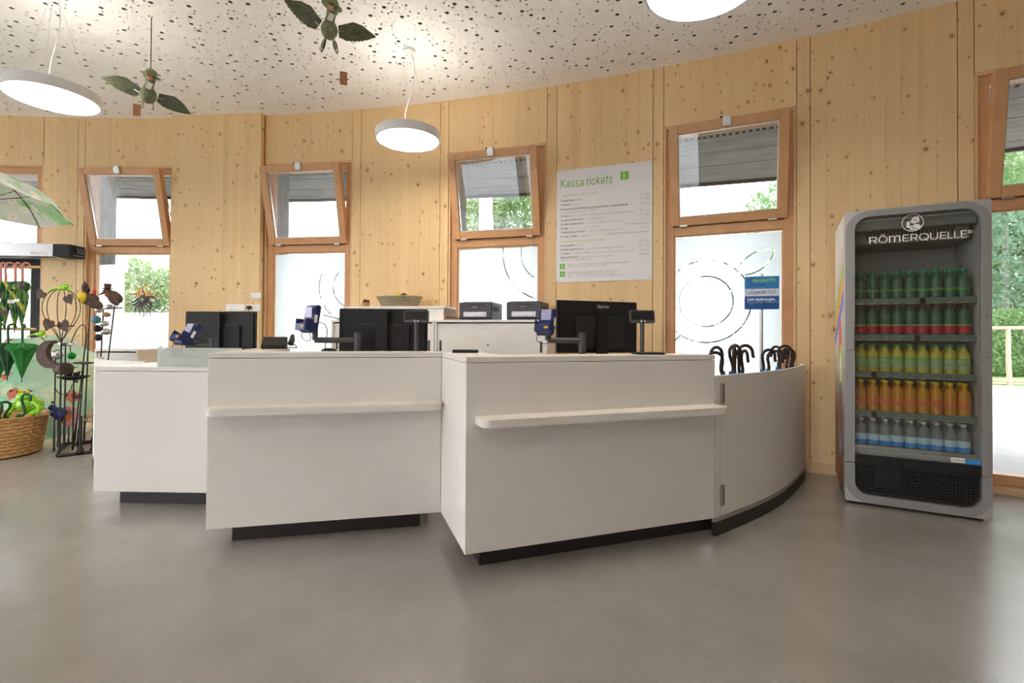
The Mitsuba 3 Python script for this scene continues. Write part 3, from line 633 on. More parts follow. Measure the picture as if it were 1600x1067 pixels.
# ------------------------------------------------------------------ ticket board
Fs = wframe(5.785, 0, .003)
t = thing('ticket_board', 'white price board on the spruce wall headed Kassa tickets', 'sign')
bw, z0, z1 = .475, 1.685, 2.832
put(t, 'plate', flat(rrect(-bw, bw, z0, z1, .022, 6), .006, -.006), 'sign_white', Fs, False)
def bt(s, x, z, h, mat, name, bold=False, slant=0, right=False, width=None):
    m = text(s, h, .0006, bold, slant, width)
    if right: m.apply_translation((-m.bounds[1][0], 0, 0))
    return upright(m, x, -.0062, z)
L_ = -bw + .045
put(t, 'heading_lettering', bt('Kassa', L_, 2.655, .082, 'heading_green', 'h', width=.235), 'heading_green', Fs, False)
put(t, 'heading_lettering', bt('tickets', L_ + .262, 2.655, .082, 'heading_green', 'h', slant=.2, width=.265), 'heading_green', Fs, False)
ib = flat(rrect(.17, .25, 2.675, 2.755, .0, 1), .0008, -.0068)
ibk = put(t, 'information_symbol', ib, 'green_print', Fs, False)
put(ibk, 'letter', upright(text('i', .052, .0006, True), .201, -.0069, 2.689), 'white_paint', Fs, False)
rows = [(2.560, None, 'Tageskarten  day passes', None), (2.493, 'Erwachsene', 'adults', '€ 13,50'), (2.437, 'Senioren', 'seniors', '€ 12,00'),
        (2.376, 'Personen mit Behinderung, StudentInnen, Präsenzdiener', '', '€ 9,00'), (2.337, '', 'persons with special needs, students', ''),
        (2.283, 'Familien', '2 Erwachsene Kinder bis 18 Jahre   families 2 adults & all children', '€ 30,00'), (2.228, 'Single mit Kind(ern)', 'single with child(ren)', '€ 17,00'),
        (2.173, 'Kinder/Jugendliche', 'bis 18 Jahre   children up to 18 years', '€ 7,00'), (2.118, 'Kinder', 'bis 6 Jahre   children to 6 years', 'frei  free admission'),
        (2.063, 'Gruppenpreis/Person', 'ab 20 Pers.   prices for groups/person', '€ 10,50'), (2.008, 'Sunset-Ticket', 'gültig ab 16 Uhr', 'ermäßigter Eintritt  reduced entrance'),
        (1.938, None, 'Jahreskarten  season passes', None), (1.884, 'Erwachsene', 'adults', '€ 51,00'), (1.830, 'Kinder/Jugendliche', 'bis 18 Jahre   children/teens up to 18 years', '€ 24,00'),
        (1.776, 'Familien', '2 Erwachsene Kinder bis 18 Jahre   families 2 adults & all children', '€ 85,00')]
zsh = .0
bold_, reg_, oli = [], [], []
rows.append((1.724, 'Single mit Kind', '1 Erwachsener Kinder bis 18 Jahre', '€ 49,00')); rows.append((1.692, '', 'single with child 1 adult & all children', ''))
def zmap(z): return 1.905 + (z - 1.692) * (2.560 - 1.905) / (2.560 - 1.692)
for z, b, r_, pr_ in rows:
    z = zmap(z); x = L_
    if b is None: oli.append(bt(r_, L_, z, .0235, '', '', slant=.15)); continue
    if b:
        m = bt(b, x, z, .0185, '', '', True); bold_.append(m); x = m.bounds[1][0] + .022
    if r_: reg_.append(bt(r_, x, z, .0145, '', '', slant=.12 if not b else 0))
    if pr_: reg_.append(bt(pr_, bw - .03, z, .0175, '', '', right=True))
for m in oli: put(t, 'section_lettering', m, 'olive_print', Fs, False)
for m in bold_: put(t, 'bold_lettering', m, 'dark_print', Fs, False)
for m in reg_: put(t, 'small_lettering', m, 'grey_print', Fs, False)
for z, lines, sym in ((1.825, ('Für Besuche mit Kinderwagen im Garten ist barrierefreier Zugang vorhanden', 'accessible: please ask for information at reception'), 'A'),
                      (1.745, ('Hunde dürfen an der Leine mitgeführt und im gesamten Gelände', 'angeleint gehalten werden, dogs are allowed on the lead', 'and must be kept on the leash in the whole area, we are happy to help'), 'X')):
    k = put(t, 'symbol', flat(sbox(L_ - .005, z - .005, L_ + .048, z + .05), .0008, -.0068), 'green_print', Fs, False)
    if sym == 'A': sh = [ball((L_ + .022, -.0072, z + .038), .006, (1, .1, 1), 1), tube([(L_ + .022, -.0072, z + .03), (L_ + .022, -.0072, z + .016), (L_ + .033, -.0072, z + .012), (L_ + .036, -.0072, z + .002)], .003, 6), tube([(L_ + .018, -.0072, z + .018), (L_ + .010, -.0072, z + .008), (L_ + .018, -.0072, z + .001), (L_ + .028, -.0072, z + .003)], .002, 6)]
    else: sh = [tube([(L_ + .008, -.0072, z + .008), (L_ + .020, -.0072, z + .022), (L_ + .008, -.0072, z + .036)], .003, 6), tube([(L_ + .036, -.0072, z + .008), (L_ + .024, -.0072, z + .022), (L_ + .036, -.0072, z + .036)], .003, 6)]
    put(k, 'pictogram', sh, 'white_paint', Fs, False)
    put(t, 'note_lettering', [bt(s, L_ + .075, z + .034 - i * .021, .0125, '', '', width=None) for i, s in enumerate(lines)], 'grey_print', Fs, False)
for x in (-bw + .022, bw - .022):
    for z in (z0 + .022, z1 - .022): put(t, 'screw', cyl((x, -.0075, z), (x, -.005, z), .005, n=10), 'dark_grey', Fs)

# blue hire sign on its post, leaning umbrellas behind the curved door
t = thing('hire_sign', 'blue umbrella hire sign on a slim silver post behind the curved door', 'sign')
Fb = FR(1.892, 3.70, 0, math.radians(-20))
put(t, 'base', lathe([(0, 0), (.075, 0), (.075, .008), (.02, .014), (0, .014)], 32), 'alu', Fb)
put(t, 'post', cyl((0, .012, .01), (0, .012, 1.62), .0115, n=16), 'alu', Fb)
pk = put(t, 'plate', flat(rrect(-.118, .118, 1.352, 1.602, .004, 3), .004, -.004), 'sign_blue', Fb, False)
put(pk, 'upper_field', flat(sbox(-.1175, 1.508, .1175, 1.6015), .0006, -.0046), 'sign_light_blue', Fb, False)
put(pk, 'price_strip', flat(sbox(-.1175, 1.452, .1175, 1.508), .0006, -.0046), 'sign_pale', Fb, False)
put(pk, 'lettering', upright(text('Leihgebühr €20', .025, .0005, width=.20), -.104, -.0048, 1.470), 'ink_navy', Fb, False, label='dark lettering on the pale strip')
put(pk, 'lettering', [upright(text('Zum Ausborgen.', .022, .0005, True, width=.195), -.10, -.0042, 1.418), flat(unary_union([LineString([(-.1, 1.405), (-.078, 1.405), (-.07, 1.39), (-.06, 1.403), (.117, 1.406)]).buffer(.001)]), .0005, -.0045)], 'white_paint', Fb, False, label='white lettering')
put(pk, 'lettering', upright(text('DIE', .020, .0005, True), -.102, -.0048, 1.562), 'ink_navy', Fb, False)
put(pk, 'lettering', upright(text('BELLISATYS', .020, .0005, True, width=.155), -.066, -.0048, 1.562), 'lime', Fb, False, label='yellow green lettering')
put(pk, 'lettering', upright(text('ALS EINEN', .018, .0005, True, width=.105), -.085, -.0048, 1.530), 'ink_navy', Fb, False)
def crook_umbrella(x, y, zt, lean, az, spin, cloth, handle, label, group, r=.034, hr_=.0085, L=.93, cloth_to=.70, hook=.048, name='umbrella'):
    """folded umbrella standing on its tip, crook handle on top; lean in degrees towards azimuth az"""
    t = thing(name, label, 'umbrella', group)
    M = FR(x, y, zt) @ rot((-math.sin(math.radians(az)), math.cos(math.radians(az)), 0), lean) @ rot((0, 0, 1), spin)
    put(t, 'tip', cyl((0, 0, 0), (0, 0, .06), .004, .006, 8), 'iron', M)
    prof = [(.006, .05), (r * .7, .16), (r, cloth_to * .55), (r * .95, cloth_to * .8), (r * .6, cloth_to - .03), (.010, cloth_to)]
    m = lathe(prof, 24); v = m.vertices; a = np.arctan2(v[:, 1], v[:, 0]); rad = np.hypot(v[:, 0], v[:, 1]); k = 1 + .16 * np.sin(a * 8 + v[:, 2] * 9)
    m.vertices = np.c_[v[:, 0] * k, v[:, 1] * k, v[:, 2]]
    put(t, 'canopy', m, cloth, M, 40)
    H_ = L
    P = [(0, 0, cloth_to - .02), (0, 0, H_ - hook * 1.2)] + [(hook - hook * math.cos(q), 0, H_ - hook * 1.0 + hook * math.sin(q)) for q in np.linspace(0, PI * 1.05, 9)[1:]] + [(2 * hook + .006, 0, H_ - hook * 1.75)]
    P = [tuple(q) for q in P]
    put(t, 'handle', tube(spline(P, 30), hr_, 8), handle, M, True)
    return t
UG = 'hire umbrellas behind the curved door'
ul = 'folded blue hire umbrella with a dark crook handle, standing behind the curved door'
for x, y, lean, az, spin, L in ((1.455, 3.22, 4, 185, 180, 1.045), (1.485, 3.33, 3, 185, 200, 1.075), (1.51, 3.20, 3, 170, 60, 1.08), (1.545, 3.29, 4, 150, 20, 1.085), (1.60, 3.25, 5, 175, 0, 1.085), (1.615, 3.34, 4, 190, 230, 1.05), (1.655, 3.41, 3, 180, 40, 1.045),
                                (1.80, 3.51, 0, 0, 5, 1.05), (1.87, 3.57, 0, 0, 340, 1.04), (2.04, 3.80, 2, 10, 350, 1.075), (2.08, 3.88, 4, 20, 200, 1.065), (2.11, 3.92, 7, 10, 215, 1.05), (2.155, 3.98, 8, 5, 200, 1.045), (2.20, 4.04, 8, 0, 200, 1.04)):
    crook_umbrella(x, y, .001, lean, az, spin, 'cloth_blue', 'handle_brown', ul, UG, L=L, cloth_to=.91, r=.026, hook=.048, hr_=.0100)

# ------------------------------------------------------------------ monitors, terminals, displays
def monitor(F, w, h, z0, label, logo=None, col=.86):
    """back of the screen faces -y"""
    t = thing('monitor', label, 'monitor'); zc = z0 + h / 2
    put(t, 'casing', [flat(rrect(-w / 2, w / 2, z0, z0 + h, .008, 4), .018, .022), flat(rrect(-w / 2 + .015, w / 2 - .015, z0 + .012, z0 + h - .012, .012, 4), .012, .0105)], 'black', F, False)
    put(t, 'display', flat(sbox(-w / 2 + .012, z0 + .018, w / 2 - .012, z0 + h - .012), .0015, .040), 'black', F, False)
    put(t, 'rear_cover', flat(rrect(-w * .30, w * .30, z0 + .03, z0 + h * .68, .01, 3), .018, -.008), 'black_matte', F, False)
    put(t, 'vent_slot', bx(-w * .27, w * .27, -.0095, -.007, z0 + h * .685, z0 + h * .695), 'dark_grey', F, False)
    ft = .805
    put(t, 'stand_column', flat(rrect(-.037, .037, ft, z0 + h * col, .006, 3), .03, -.045), 'black', F, False)
    put(t, 'stand_mount', bx(-.05, .05, -.016, -.007, zc - .05, zc + .05, .003), 'black_matte', F, False)
    put(t, 'stand_base', flat(rrect(-.13, .13, 0, .20, .02, 4), .012).apply_transform(np.array([[1, 0, 0, 0], [0, 0, 1, -.12], [0, -1, 0, 0], [0, 0, 0, 1.0]])).apply_translation((0, 0, ft + .0)), 'black', F, False)
    if logo: put(t, 'lettering', upright(text(logo, .021, .0006, True), -.012, .0098, z0 + h - .046), 'grey_print', F, False, label='pale maker lettering')
    return t
m3 = monitor(FR(.583, 3.245, 0, math.atan2(.20, .57)), .60, .345, 1.030, 'black monitor seen from behind on the nearest counter, maker lettering at its top', 'iiyama', .80)
m2 = monitor(FR(-.862, 3.26, 0, math.radians(3)), .585, .34, .975, 'black monitor seen from behind in the middle, below the basket', None, .985)
m1 = monitor(FR(-2.385, 3.97, 0, math.radians(-4)), .60, .345, .975, 'black monitor seen from behind at the left, behind the lower desk', None, .985)
def small_display(F, z0, label, foot, lit=False):
    t = thing('customer_display', label, 'display')
    put(t, 'pole', [cyl((0, .012, foot), (0, .012, z0 + .02), .013, n=14), cyl((0, .012, foot), (0, .012, foot + .008), .05, n=24)], 'dark_grey', F)
    B = F @ tr(0, 0, z0) @ rot((1, 0, 0), -12)
    put(t, 'casing', flat(rrect(-.078, .078, 0, .078, .006, 3), .022), 'dark_grey', B, False)
    put(t, 'glass', flat(rrect(-.070, .070, .016, .070, .002, 2), .001, -.001), 'black', B, False)
    put(t, 'sticker', flat(sbox(-.016, .004, .016, .012), .0006, -.0007), 'paper', B, False)
    return t
small_display(FR(.80, 2.98, 0, math.radians(8)), 1.228, 'small customer display on a pole right of the lettered monitor', .801)
small_display(FR(-.605, 3.075, 0, math.radians(2)), 1.222, 'small customer display in front of the middle monitor', .801)
def terminal(P, yaw, label, arm_to, foot, tilt=38):
    t = thing('payment_terminal', label, 'payment terminal')
    F = FR(P[0], P[1], 0, yaw); B = F @ tr(0, 0, P[2]) @ rot((1, 0, 0), -tilt)
    # cradle: screen part leaning back above, keypad pocket below
    side = Polygon([(-.030, -.075), (.0, -.085), (.035, -.06), (.045, .085), (.028, .095), (.004, .085), (-.004, .0), (-.045, -.03)])
    m = ext(side, .092, -.046); m.apply_transform(np.array([[0, 0, 1, 0], [1, 0, 0, 0], [0, 1, 0, 0], [0, 0, 0, 1.0]]))
    body = put(t, 'housing', m, 'navy', B, False)
    put(t, 'screen', bx(-.032, .032, -.006, -.0005, .012, .078, .001).apply_transform(rot((1, 0, 0), 5)), 'lavender_screen', B, False)
    kp = []
    for i in range(3):
        for j in range(3): kp.append(bx(-.030 + i * .021, -.012 + i * .021, -.052 + j * .013, -.036 + j * .013, -.028 - j * .014, -.018 - j * .014, .002))
    kk = put(t, 'keypad', bx(-.036, .036, -.046, -.030, -.066, -.028, .003), 'black_matte', B, False)
    for i, c in enumerate(('red', 'yellow', 'green_print')): put(kk, 'key', bx(-.030 + i * .021, -.012 + i * .021, -.052, -.045, -.060, -.046, .002), c, B, False)
    for i in range(3): put(kk, 'key', bx(-.030 + i * .021, -.012 + i * .021, -.050, -.045, -.044, -.034, .002), 'mid_grey', B, False)
    put(t, 'privacy_shield', [bx(-.050, -.044, -.058, .02, -.072, .0, .002), bx(.044, .050, -.058, .02, -.072, .0, .002), bx(-.044, .044, -.060, -.055, -.072, -.030, .002)], 'navy', B, False)
    put(t, 'card_sticker', [ball((.018, -.0615, -.050), .008, (1, .15, 1), 1), ball((.030, -.0615, -.050), .008, (1, .15, 1), 1)], 'orange', B, False, label='orange card logo')
    put(t, 'label', bx(.0505, .0515, .0, .022, -.02, .03), 'paper', B, False)
    pb = (B @ [0, .045, -.01, 1])[:3]
    put(t, 'wire_loop', tube(spline([(B @ [-.035, -.02, -.08, 1])[:3], (B @ [-.035, .0, -.125, 1])[:3], (B @ [.035, .0, -.125, 1])[:3], (B @ [.035, -.02, -.08, 1])[:3]], 14), .0022, 6), 'dark_grey')
    q = np.array(arm_to)
    put(t, 'arm', [cyl(pb, (pb[0], pb[1], q[2]), .017, n=14), cyl((pb[0], pb[1], q[2]), q, .018, n=14), ball(tuple(pb), .022, sub=2)], 'dark_grey')
    put(t, 'stand', [cyl((q[0], q[1], foot), (q[0], q[1], q[2] + .05), .023, n=18), cyl((q[0], q[1], foot), (q[0], q[1], foot + .01), .055, n=24)], 'dark_grey')
    put(t, 'cable', tube(spline([pb, pb + [.06, .03, -.03], pb + [.055, .04, -.12], q + [0, .025, -.01]], 14), .0025, 6), 'black')
    return t
terminal((.205, 2.96, 1.225), math.radians(-22), 'blue payment terminal on an arm left of the lettered monitor', (.435, 3.03, 1.115), .801, 16)
terminal((-1.272, 3.06, 1.235), math.radians(-32), 'blue payment terminal on an arm left of the middle monitor', (-.985, 3.12, 1.105), .801, 6)
terminal((-2.20, 3.30, 1.135), math.radians(-22), 'blue payment terminal on the lower desk, before the left monitor', (-2.06, 3.36, 1.06), .921, 30)
# small things on the counters
def phone(F, label):
    t = thing('telephone', label, 'phone')
    side = Polygon([(0, 0), (.17, 0), (.17, .075), (.15, .08), (0, .025)])
    m = ext(side, .15, 0); m.apply_transform(np.array([[0, 0, 1, 0], [1, 0, 0, 0], [0, 1, 0, 0], [0, 0, 0, 1.0]]))
    put(t, 'base', m, 'black_matte', F, False)
    put(t, 'handset', tube(spline([(.178, .02, .03), (.185, .06, .075), (.185, .12, .085), (.178, .16, .05)], 12), [.020, .018, .014, .013, .013, .013, .013, .013, .013, .014, .018, .020], 10), 'black', F, True)
    put(t, 'cord', tube(spline([(.18, .16, .04), (.21, .15, .01), (.19, .08, .006), (.15, .05, .008)], 12), .003, 6), 'black', F, True)
    return t
phone(F2 @ tr(.09, .66, 1.041) @ rot((0, 0, 1), 8), 'black desk telephone with handset on the wing of the middle counter')
t = thing('hand_scanner', 'black hand scanner lying left of the middle monitor', 'scanner'); Fq = FR(-1.235, 3.215, .801, .2)
put(t, 'body', [tube(spline([(0, 0, .10), (.0, .01, .17), (.02, .015, .222)], 8), [.022, .02, .019, .019, .02, .022, .024, .024], 10)], 'black_matte', Fq, True)
put(t, 'head', ball((.03, .0, .232), .034, (1.45, .8, .55)), 'black', Fq, True)
put(t, 'cradle', lathe([(0, 0), (.05, 0), (.045, .03), (.024, .10), (0, .10)], 20), 'black_matte', Fq, 40)
solo('card_tray', bx(0, .15, 0, .10, 0, .016, .004), 'black_matte', 'flat black tray lying at the back of the nearest counter wing', 'tray', F3 @ tr(.05, .54, 1.0405) @ rot((0, 0, 1), -18), False)
solo('tablet_computer', bx(0, .16, 0, .12, 0, .012, .004), 'black', 'flat black tablet lying at the right end of the nearest counter', 'tablet', F3 @ tr(1.02, .105, 1.0405) @ rot((0, 0, 1), -14), False)
solo('document_holder', bx(0, .20, 0, .14, 0, .010, .003), 'dark_grey', 'dark flat folder behind the left monitor stand on the worktop', 'folder', FR(-1.93, 3.86, .8005, -.1), False)

# printers
def printer(x, label):
    t = thing('printer', label, 'printer'); F = FC2 @ tr(x, .03, 1.2905); w, d, h = .345, .33, .172
    put(t, 'body', bx(0, w, 0, d, 0, h, .008), 'printer', F, False)
    put(t, 'top_tray', bx(.03, w - .03, .04, d - .05, h - .001, h + .006, .003), 'black_matte', F, False)
    put(t, 'output_slot', bx(.09, w - .07, -.002, .0, h - .030, h - .024), 'black', F, False)
    put(t, 'label_strip', bx(.05, w - .055, -.003, .0, .030, .078, .001), 'sign_pale', F, False, label='pale blue label strip')
    put(t, 'button_row', [bx(.075 + i * .026, .094 + i * .026, -.0042, -.002, .040, .070, .0008) for i in range(7)], 'white_paint', F, False)
    put(t, 'paper_drawer', bx(.01, w - .01, -.004, .0, .004, .022, .002), 'black_matte', F, False)
    put(t, 'drawer_grip', bx(.12, w - .12, -.012, -.003, .006, .020, .002), 'black', F, False)
    put(t, 'lettering', upright(text('brother', .011, .0005, True), w / 2 - .03, -.0006, h - .052), 'grey_print', F, False)
    for i in range(5): put(t, 'side_vent', bx(w - .001, w + .002, .06 + i * .035, .085 + i * .035, .085, .135), 'black', F, False)
    return t
printer(.245, 'black laser printer, the left one of two on the cabinet')
printer(.740, 'black laser printer, the right one of two beside the payment terminal')
solo('power_cable', tube(spline([(.025, .16, .01), (.10, .12, .03), (.17, .16, .018), (.24, .20, .012)], 16), .005, 6), 'black', 'black cable left of the two printers', 'cable', FC2 @ tr(0, 0, 1.2905), True)
# wicker basket with things, little bowl
def woven(t, rx, ry, z0, z1, flare, rows, stakes, mat, M, thick, amp):
    n = stakes * 4
    for r_ in range(rows):
        f = (r_ + .5) / rows; z = z0 + (z1 - z0) * f; k = 1 + flare * f; a = np.arange(n + 1) * 2 * PI / n
        wob = amp * np.cos(a * stakes + PI * (r_ % 2))
        P = np.c_[(rx * k + wob) * np.cos(a), (ry * k + wob) * np.sin(a), np.full(n + 1, z)]
        m = tube(P, 1.0, 6, False); c = np.repeat(P, 6, axis=0); d = m.vertices - c
        m.vertices = c + d * np.array([thick * .5, thick * .5, (z1 - z0) / rows * .52])
        put(t, 'strand', m, mat, M, True)
    for i in range(stakes):
        a = i * 2 * PI / stakes
        put(t, 'stake', cyl((rx * math.cos(a), ry * math.sin(a), z0), (rx * (1 + flare) * math.cos(a), ry * (1 + flare) * math.sin(a), z1), thick * .45, n=6), mat, M)
    a = np.linspace(0, 2 * PI, 49)
    put(t, 'rim', tube(np.c_[rx * (1 + flare) * np.cos(a), ry * (1 + flare) * np.sin(a), np.full(49, z1)], thick * .95, 8, False), mat, M, True)
    put(t, 'bottom', lathe([(0, z0), (1, z0), (1, z0 + .006), (0, z0 + .006)], 40).apply_scale((rx, ry, 1)), mat, M, 40)
t = thing('wicker_basket', 'grey oval wicker basket on the raised shelf behind the middle monitor', 'basket')
FBk = Ft @ tr(.66, .23, .143)
woven(t, .185, .115, .0, .105, .35, 8, 28, 'grey_wicker', FBk, .009, .0045)
solo('seed_packet', bx(-.05, .05, -.004, .004, 0, .08, .002), 'paper', 'pale packet standing in the grey basket', 'packet', FBk @ tr(-.10, 0, .045) @ rot((1, 0, 0), 20), False)
solo('soft_toy', [ball((0, 0, 0), .035, (1.2, 1, .9)), ball((.03, -.01, .025), .022), ball((.045, -.02, .045), .007, sub=1), ball((.02, -.022, .046), .007, sub=1)], 'yellow', 'small yellow toy sitting in the grey basket', 'toy', FBk @ tr(-.03, 0, .105), True)
solo('pine_cone', lathe([(0, 0), (.03, .01), (.045, .03), (.035, .055), (0, .08)], 14), 'rust', 'brown cone lying in the middle of the grey basket', 'cone', FBk @ tr(.05, 0, .075), 30)
solo('potted_ornament', [lathe([(0, 0), (.03, 0), (.042, .05), (.036, .052), (0, .04)], 20)], 'kraft', 'little terracotta pot left of the grey basket', 'pot', Ft @ tr(.285, .2, .1425), 40)
k = solo('dried_flowers', [ball((.02 * math.cos(a), .02 * math.sin(a), .062 + .012 * math.sin(3 * a)), .019, (1, 1, .7), 1) for a in np.arange(0, 6.2, .9)], 'rust', 'dried dark flower heads in the little terracotta pot', 'flowers', Ft @ tr(.285, .2, .1425), True)

# sockets on the pillar
Fp = wframe(1.7, 0, .0755)
def outlet(name, x, z, w, h, label, n=1, extra=None):
    t = thing(name, label, 'socket'); put(t, 'plate', flat(rrect(x, x + w, z, z + h, .004, 3), .010, -.010), 'paper', Fp, False)
    for i in range(n):
        cx = x + w * (i + .5) / n
        put(t, 'insert', [flat(Point(cx, z + h / 2).buffer(h * .34), .002, -.012)], 'white_edge', Fp, False)
    return t
outlet('wall_socket', -.27, 1.40, .24, .082, 'white triple socket strip on the projecting panel above the left monitor', 3)
outlet('wall_socket', -.005, 1.40, .16, .082, 'white double socket on the projecting panel with a black plug in it', 2)
solo('power_plug', [cyl((.035, -.05, 1.44), (.035, -.0125, 1.44), .021, n=14), tube(spline([(.035, -.045, 1.43), (.035, -.05, 1.34), (.03, -.04, 1.1)], 10), .004, 6)], 'black_matte', 'black plug in the double socket on the projecting panel', 'plug', Fp)
outlet('wall_switch', .04, 1.545, .12, .07, 'small white wall switch above the sockets', 1)
outlet('network_socket', -.30, 1.325, .10, .062, 'white data socket partly hidden by the left monitor', 2)
outlet('network_socket', -.165, 1.325, .06, .062, 'data socket with a yellow insert behind the left monitor', 1)
solo('yellow_insert', flat(sbox(-.10, 1.335, -.045, 1.375), .012, -.012), 'yellow', 'yellow plug cover beside the data sockets', 'plug cover', Fp, False)
# ------------------------------------------------------------------ drinks fridge
FRG = thing('drinks_fridge', 'tall silver glass door fridge full of bottles, lettered with a white wordmark', 'fridge')
A_ = math.atan2(-0.48182113, 0.87626959); FF = FR(2.3098, 3.3892, 0, A_)
FW, FD, FH = .761, .645, 2.012
put(FRG, 'cabinet', [bx(0, .03, .062, FD, .06, FH - .004, .004), bx(FW - .03, FW, .062, FD, .06, FH - .004, .004), bx(.03, FW - .03, .062, FD, FH - .04, FH - .004, .003), bx(.03, FW - .03, FD - .03, FD, .06, FH - .04), bx(.03, FW - .03, .062, FD - .03, .06, .33)], 'fridge_silver', FF, False)
sd = bx(-.0025, -.0005, .075, FD - .01, .07, FH - .02)
sv = sd.vertices; put(FRG, 'side_graphic', sd, 'decal', FF, False, uv=np.c_[FD - sv[:, 1], sv[:, 2]], label='side panel printed with coloured swirls')
gx0, gx1, gz0, gz1 = .058, .709, .347, 1.969
put(FRG, 'liner', [bx(.031, .042, .075, FD - .05, .331, FH - .05), bx(FW - .042, FW - .031, .075, FD - .05, .331, FH - .05), bx(.042, FW - .042, FD - .062, FD - .05, .331, FH - .05), bx(.042, FW - .042, .075, FD - .062, .331, .372, .002), bx(.042, FW - .042, .075, FD - .062, FH - .06, FH - .05)], 'fridge_inside', FF, False, label='grey inner liner')
fan = put(FRG, 'fan_housing', bx(.06, FW - .06, .16, FD - .07, 1.80, FH - .065, .01), 'mid_grey', FF, False)
put(fan, 'grille', [bx(.14 + i * .022, .152 + i * .022, .155, .161, 1.83, 1.88) for i in range(22)], 'dark_grey', FF, False)
put(FRG, 'front_lintel', [bx(.05, FW - .05, .075, .11, 1.885, 1.955, .005)], 'mid_grey', FF, False)
glass_open = rrect(gx0, gx1, gz0 - .3, gz1, .085, 8).intersection(sbox(0, gz0, 1, 3))
door_out = rrect(.002, FW - .002, .287, FH + .004, .012, 3)
d_ = put(FRG, 'door', flat(door_out.difference(glass_open.buffer(.004)).difference(sbox(gx0, .2, gx1, gz0)), .05, .006), 'fridge_silver', FF, 25)
band = rrect(.004, FW - .004, -.3, FH - .002, .135, 10).intersection(sbox(0, .289, 1, 3)).difference(glass_open).difference(sbox(gx0, .2, gx1, gz0 + .01))
put(d_, 'band', flat(band, .008, -.001), 'fridge_band', FF, 25, label='matt grey band around the glass')
put(d_, 'pane', flat(glass_open.buffer(.003), .004, .022), 'fridge_glass', FF, False)
put(d_, 'lower_border', flat(sbox(gx0, .289, gx1, gz0), .012, .0), 'black', FF, False, label='black strip below the glass')
put(d_, 'handle', [bx(.012, .056, -.012, .0, 1.056, 1.060 + .19, .004), bx(.014, .054, -.014, -.011, 1.215, 1.238, .001)], 'fridge_band', FF, False)
put(d_, 'energy_label', flat(sbox(.565, .352, .635, .383), .0006, .0205), 'paper', FF, False)
put(d_, 'energy_label_lettering', upright(text('A 230 kWh', .009, .0004), .573, .0200, .363), 'dark_print', FF, False)
put(d_, 'blue_sticker', flat(rrect(.638, .707, .350, .378, .008, 4), .0008, .0203), 'label_blue', FF, False)
put(d_, 'rivet', [cyl((FW - .028, -.002, z), (FW - .028, .002, z), .004, n=8) for z in (1.28, 1.03)], 'black', FF)
# wordmark and emblem on the glass
wm = [('R', .153, .047), ('Õ', .203, .052), ('m', .262, .062), ('E', .334, .034), ('R', .376, .040), ('Q', .420, .052), ('U', .477, .041), ('E', .527, .032), ('L', .565, .026), ('L', .597, .026), ('E', .629, .031)]
lets = []
for ch, x, w in wm:
    m = text(ch, .046 if ch != 'm' else .060, .0006, False, width=w); lets.append(upright(m, x - .012, .0212, 1.786 + (x - .153) * .0))
lets.append(upright(text('°', .045, .0006), .652, .0212, 1.786))
put(d_, 'wordmark', lets, 'white_paint', FF, False)
ez, ex = 1.907, .376
em = Point(ex, ez).buffer(.058).difference(Point(ex, ez).buffer(.0535))
head = unary_union([Point(ex + .012, ez + .016).buffer(.017), Polygon([(ex - .006, ez + .018), (ex - .013, ez + .010), (ex - .007, ez + .006), (ex - .008, ez), (ex + .006, ez - .006), (ex + .022, ez - .004), (ex + .026, ez + .012)]),
                    Polygon([(ex - .008, ez + .022), (ex + .004, ez + .040), (ex + .028, ez + .038), (ex + .037, ez + .016), (ex + .032, ez - .008), (ex + .026, ez + .008), (ex + .014, ez + .014)])])
arm = unary_union([LineString([(ex + .030, ez - .036), (ex + .004, ez - .030), (ex - .026, ez - .024), (ex - .022, ez + .002)]).buffer(.008), Polygon([(ex - .036, ez + .006), (ex - .012, ez + .010), (ex - .014, ez + .001), (ex - .030, ez - .003)]), Polygon([(ex - .018, ez - .047), (ex + .002, ez - .012), (ex + .026, ez - .010), (ex + .044, ez - .022), (ex + .040, ez - .036), (ex + .015, ez - .05)])])
em = unary_union([em, head.union(arm).difference(unary_union([LineString([(ex + .004, ez + .012), (ex + .018, ez + .020), (ex + .026, ez + .004)]).buffer(.0016), LineString([(ex + .006, ez - .012), (ex - .004, ez - .034), (ex + .024, ez - .04)]).buffer(.0018)])).intersection(Point(ex, ez).buffer(.053))])
put(d_, 'emblem', flat(em, .0006, .0212), 'white_paint', FF, False, label='round emblem of a helmeted head drinking from a bowl')
# lower grille panel
lo = rrect(.002, FW - .002, .02, .283, .010, 3); hole_ = rrect(gx0, gx1, .074, .6, .085, 8).intersection(sbox(0, .05, 1, .284))
gp = put(FRG, 'kick_panel', flat(lo.difference(hole_), .06, .004), 'fridge_silver', FF, 25)
put(gp, 'band', flat(rrect(.004, FW - .004, .024, .6, .135, 10).intersection(sbox(0, 0, 1, .281)).difference(hole_), .008, -.002), 'fridge_band', FF, 25)
slots = unary_union([sbox(gx0 + .012 + i * .0175, .10 + j * .019, gx0 + .022 + i * .0175, .110 + j * .019) for i in range(37) for j in range(9) if not 5 < i < 14 or j < 2])
put(gp, 'grille', flat(hole_.buffer(.004).difference(slots), .004, .025), 'black', FF, False, label='black perforated grille')
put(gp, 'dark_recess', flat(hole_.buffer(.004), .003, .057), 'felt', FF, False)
for x in (.05, FW - .05):
    for y in (.06, FD - .06): put(FRG, 'foot', cyl((x, y, 0), (x, y, .061), .02, n=14), 'black_matte', FF)
put(FRG, 'base_skirt', bx(.03, FW - .03, .065, FD - .02, .012, .0595), 'black_matte', FF, False)
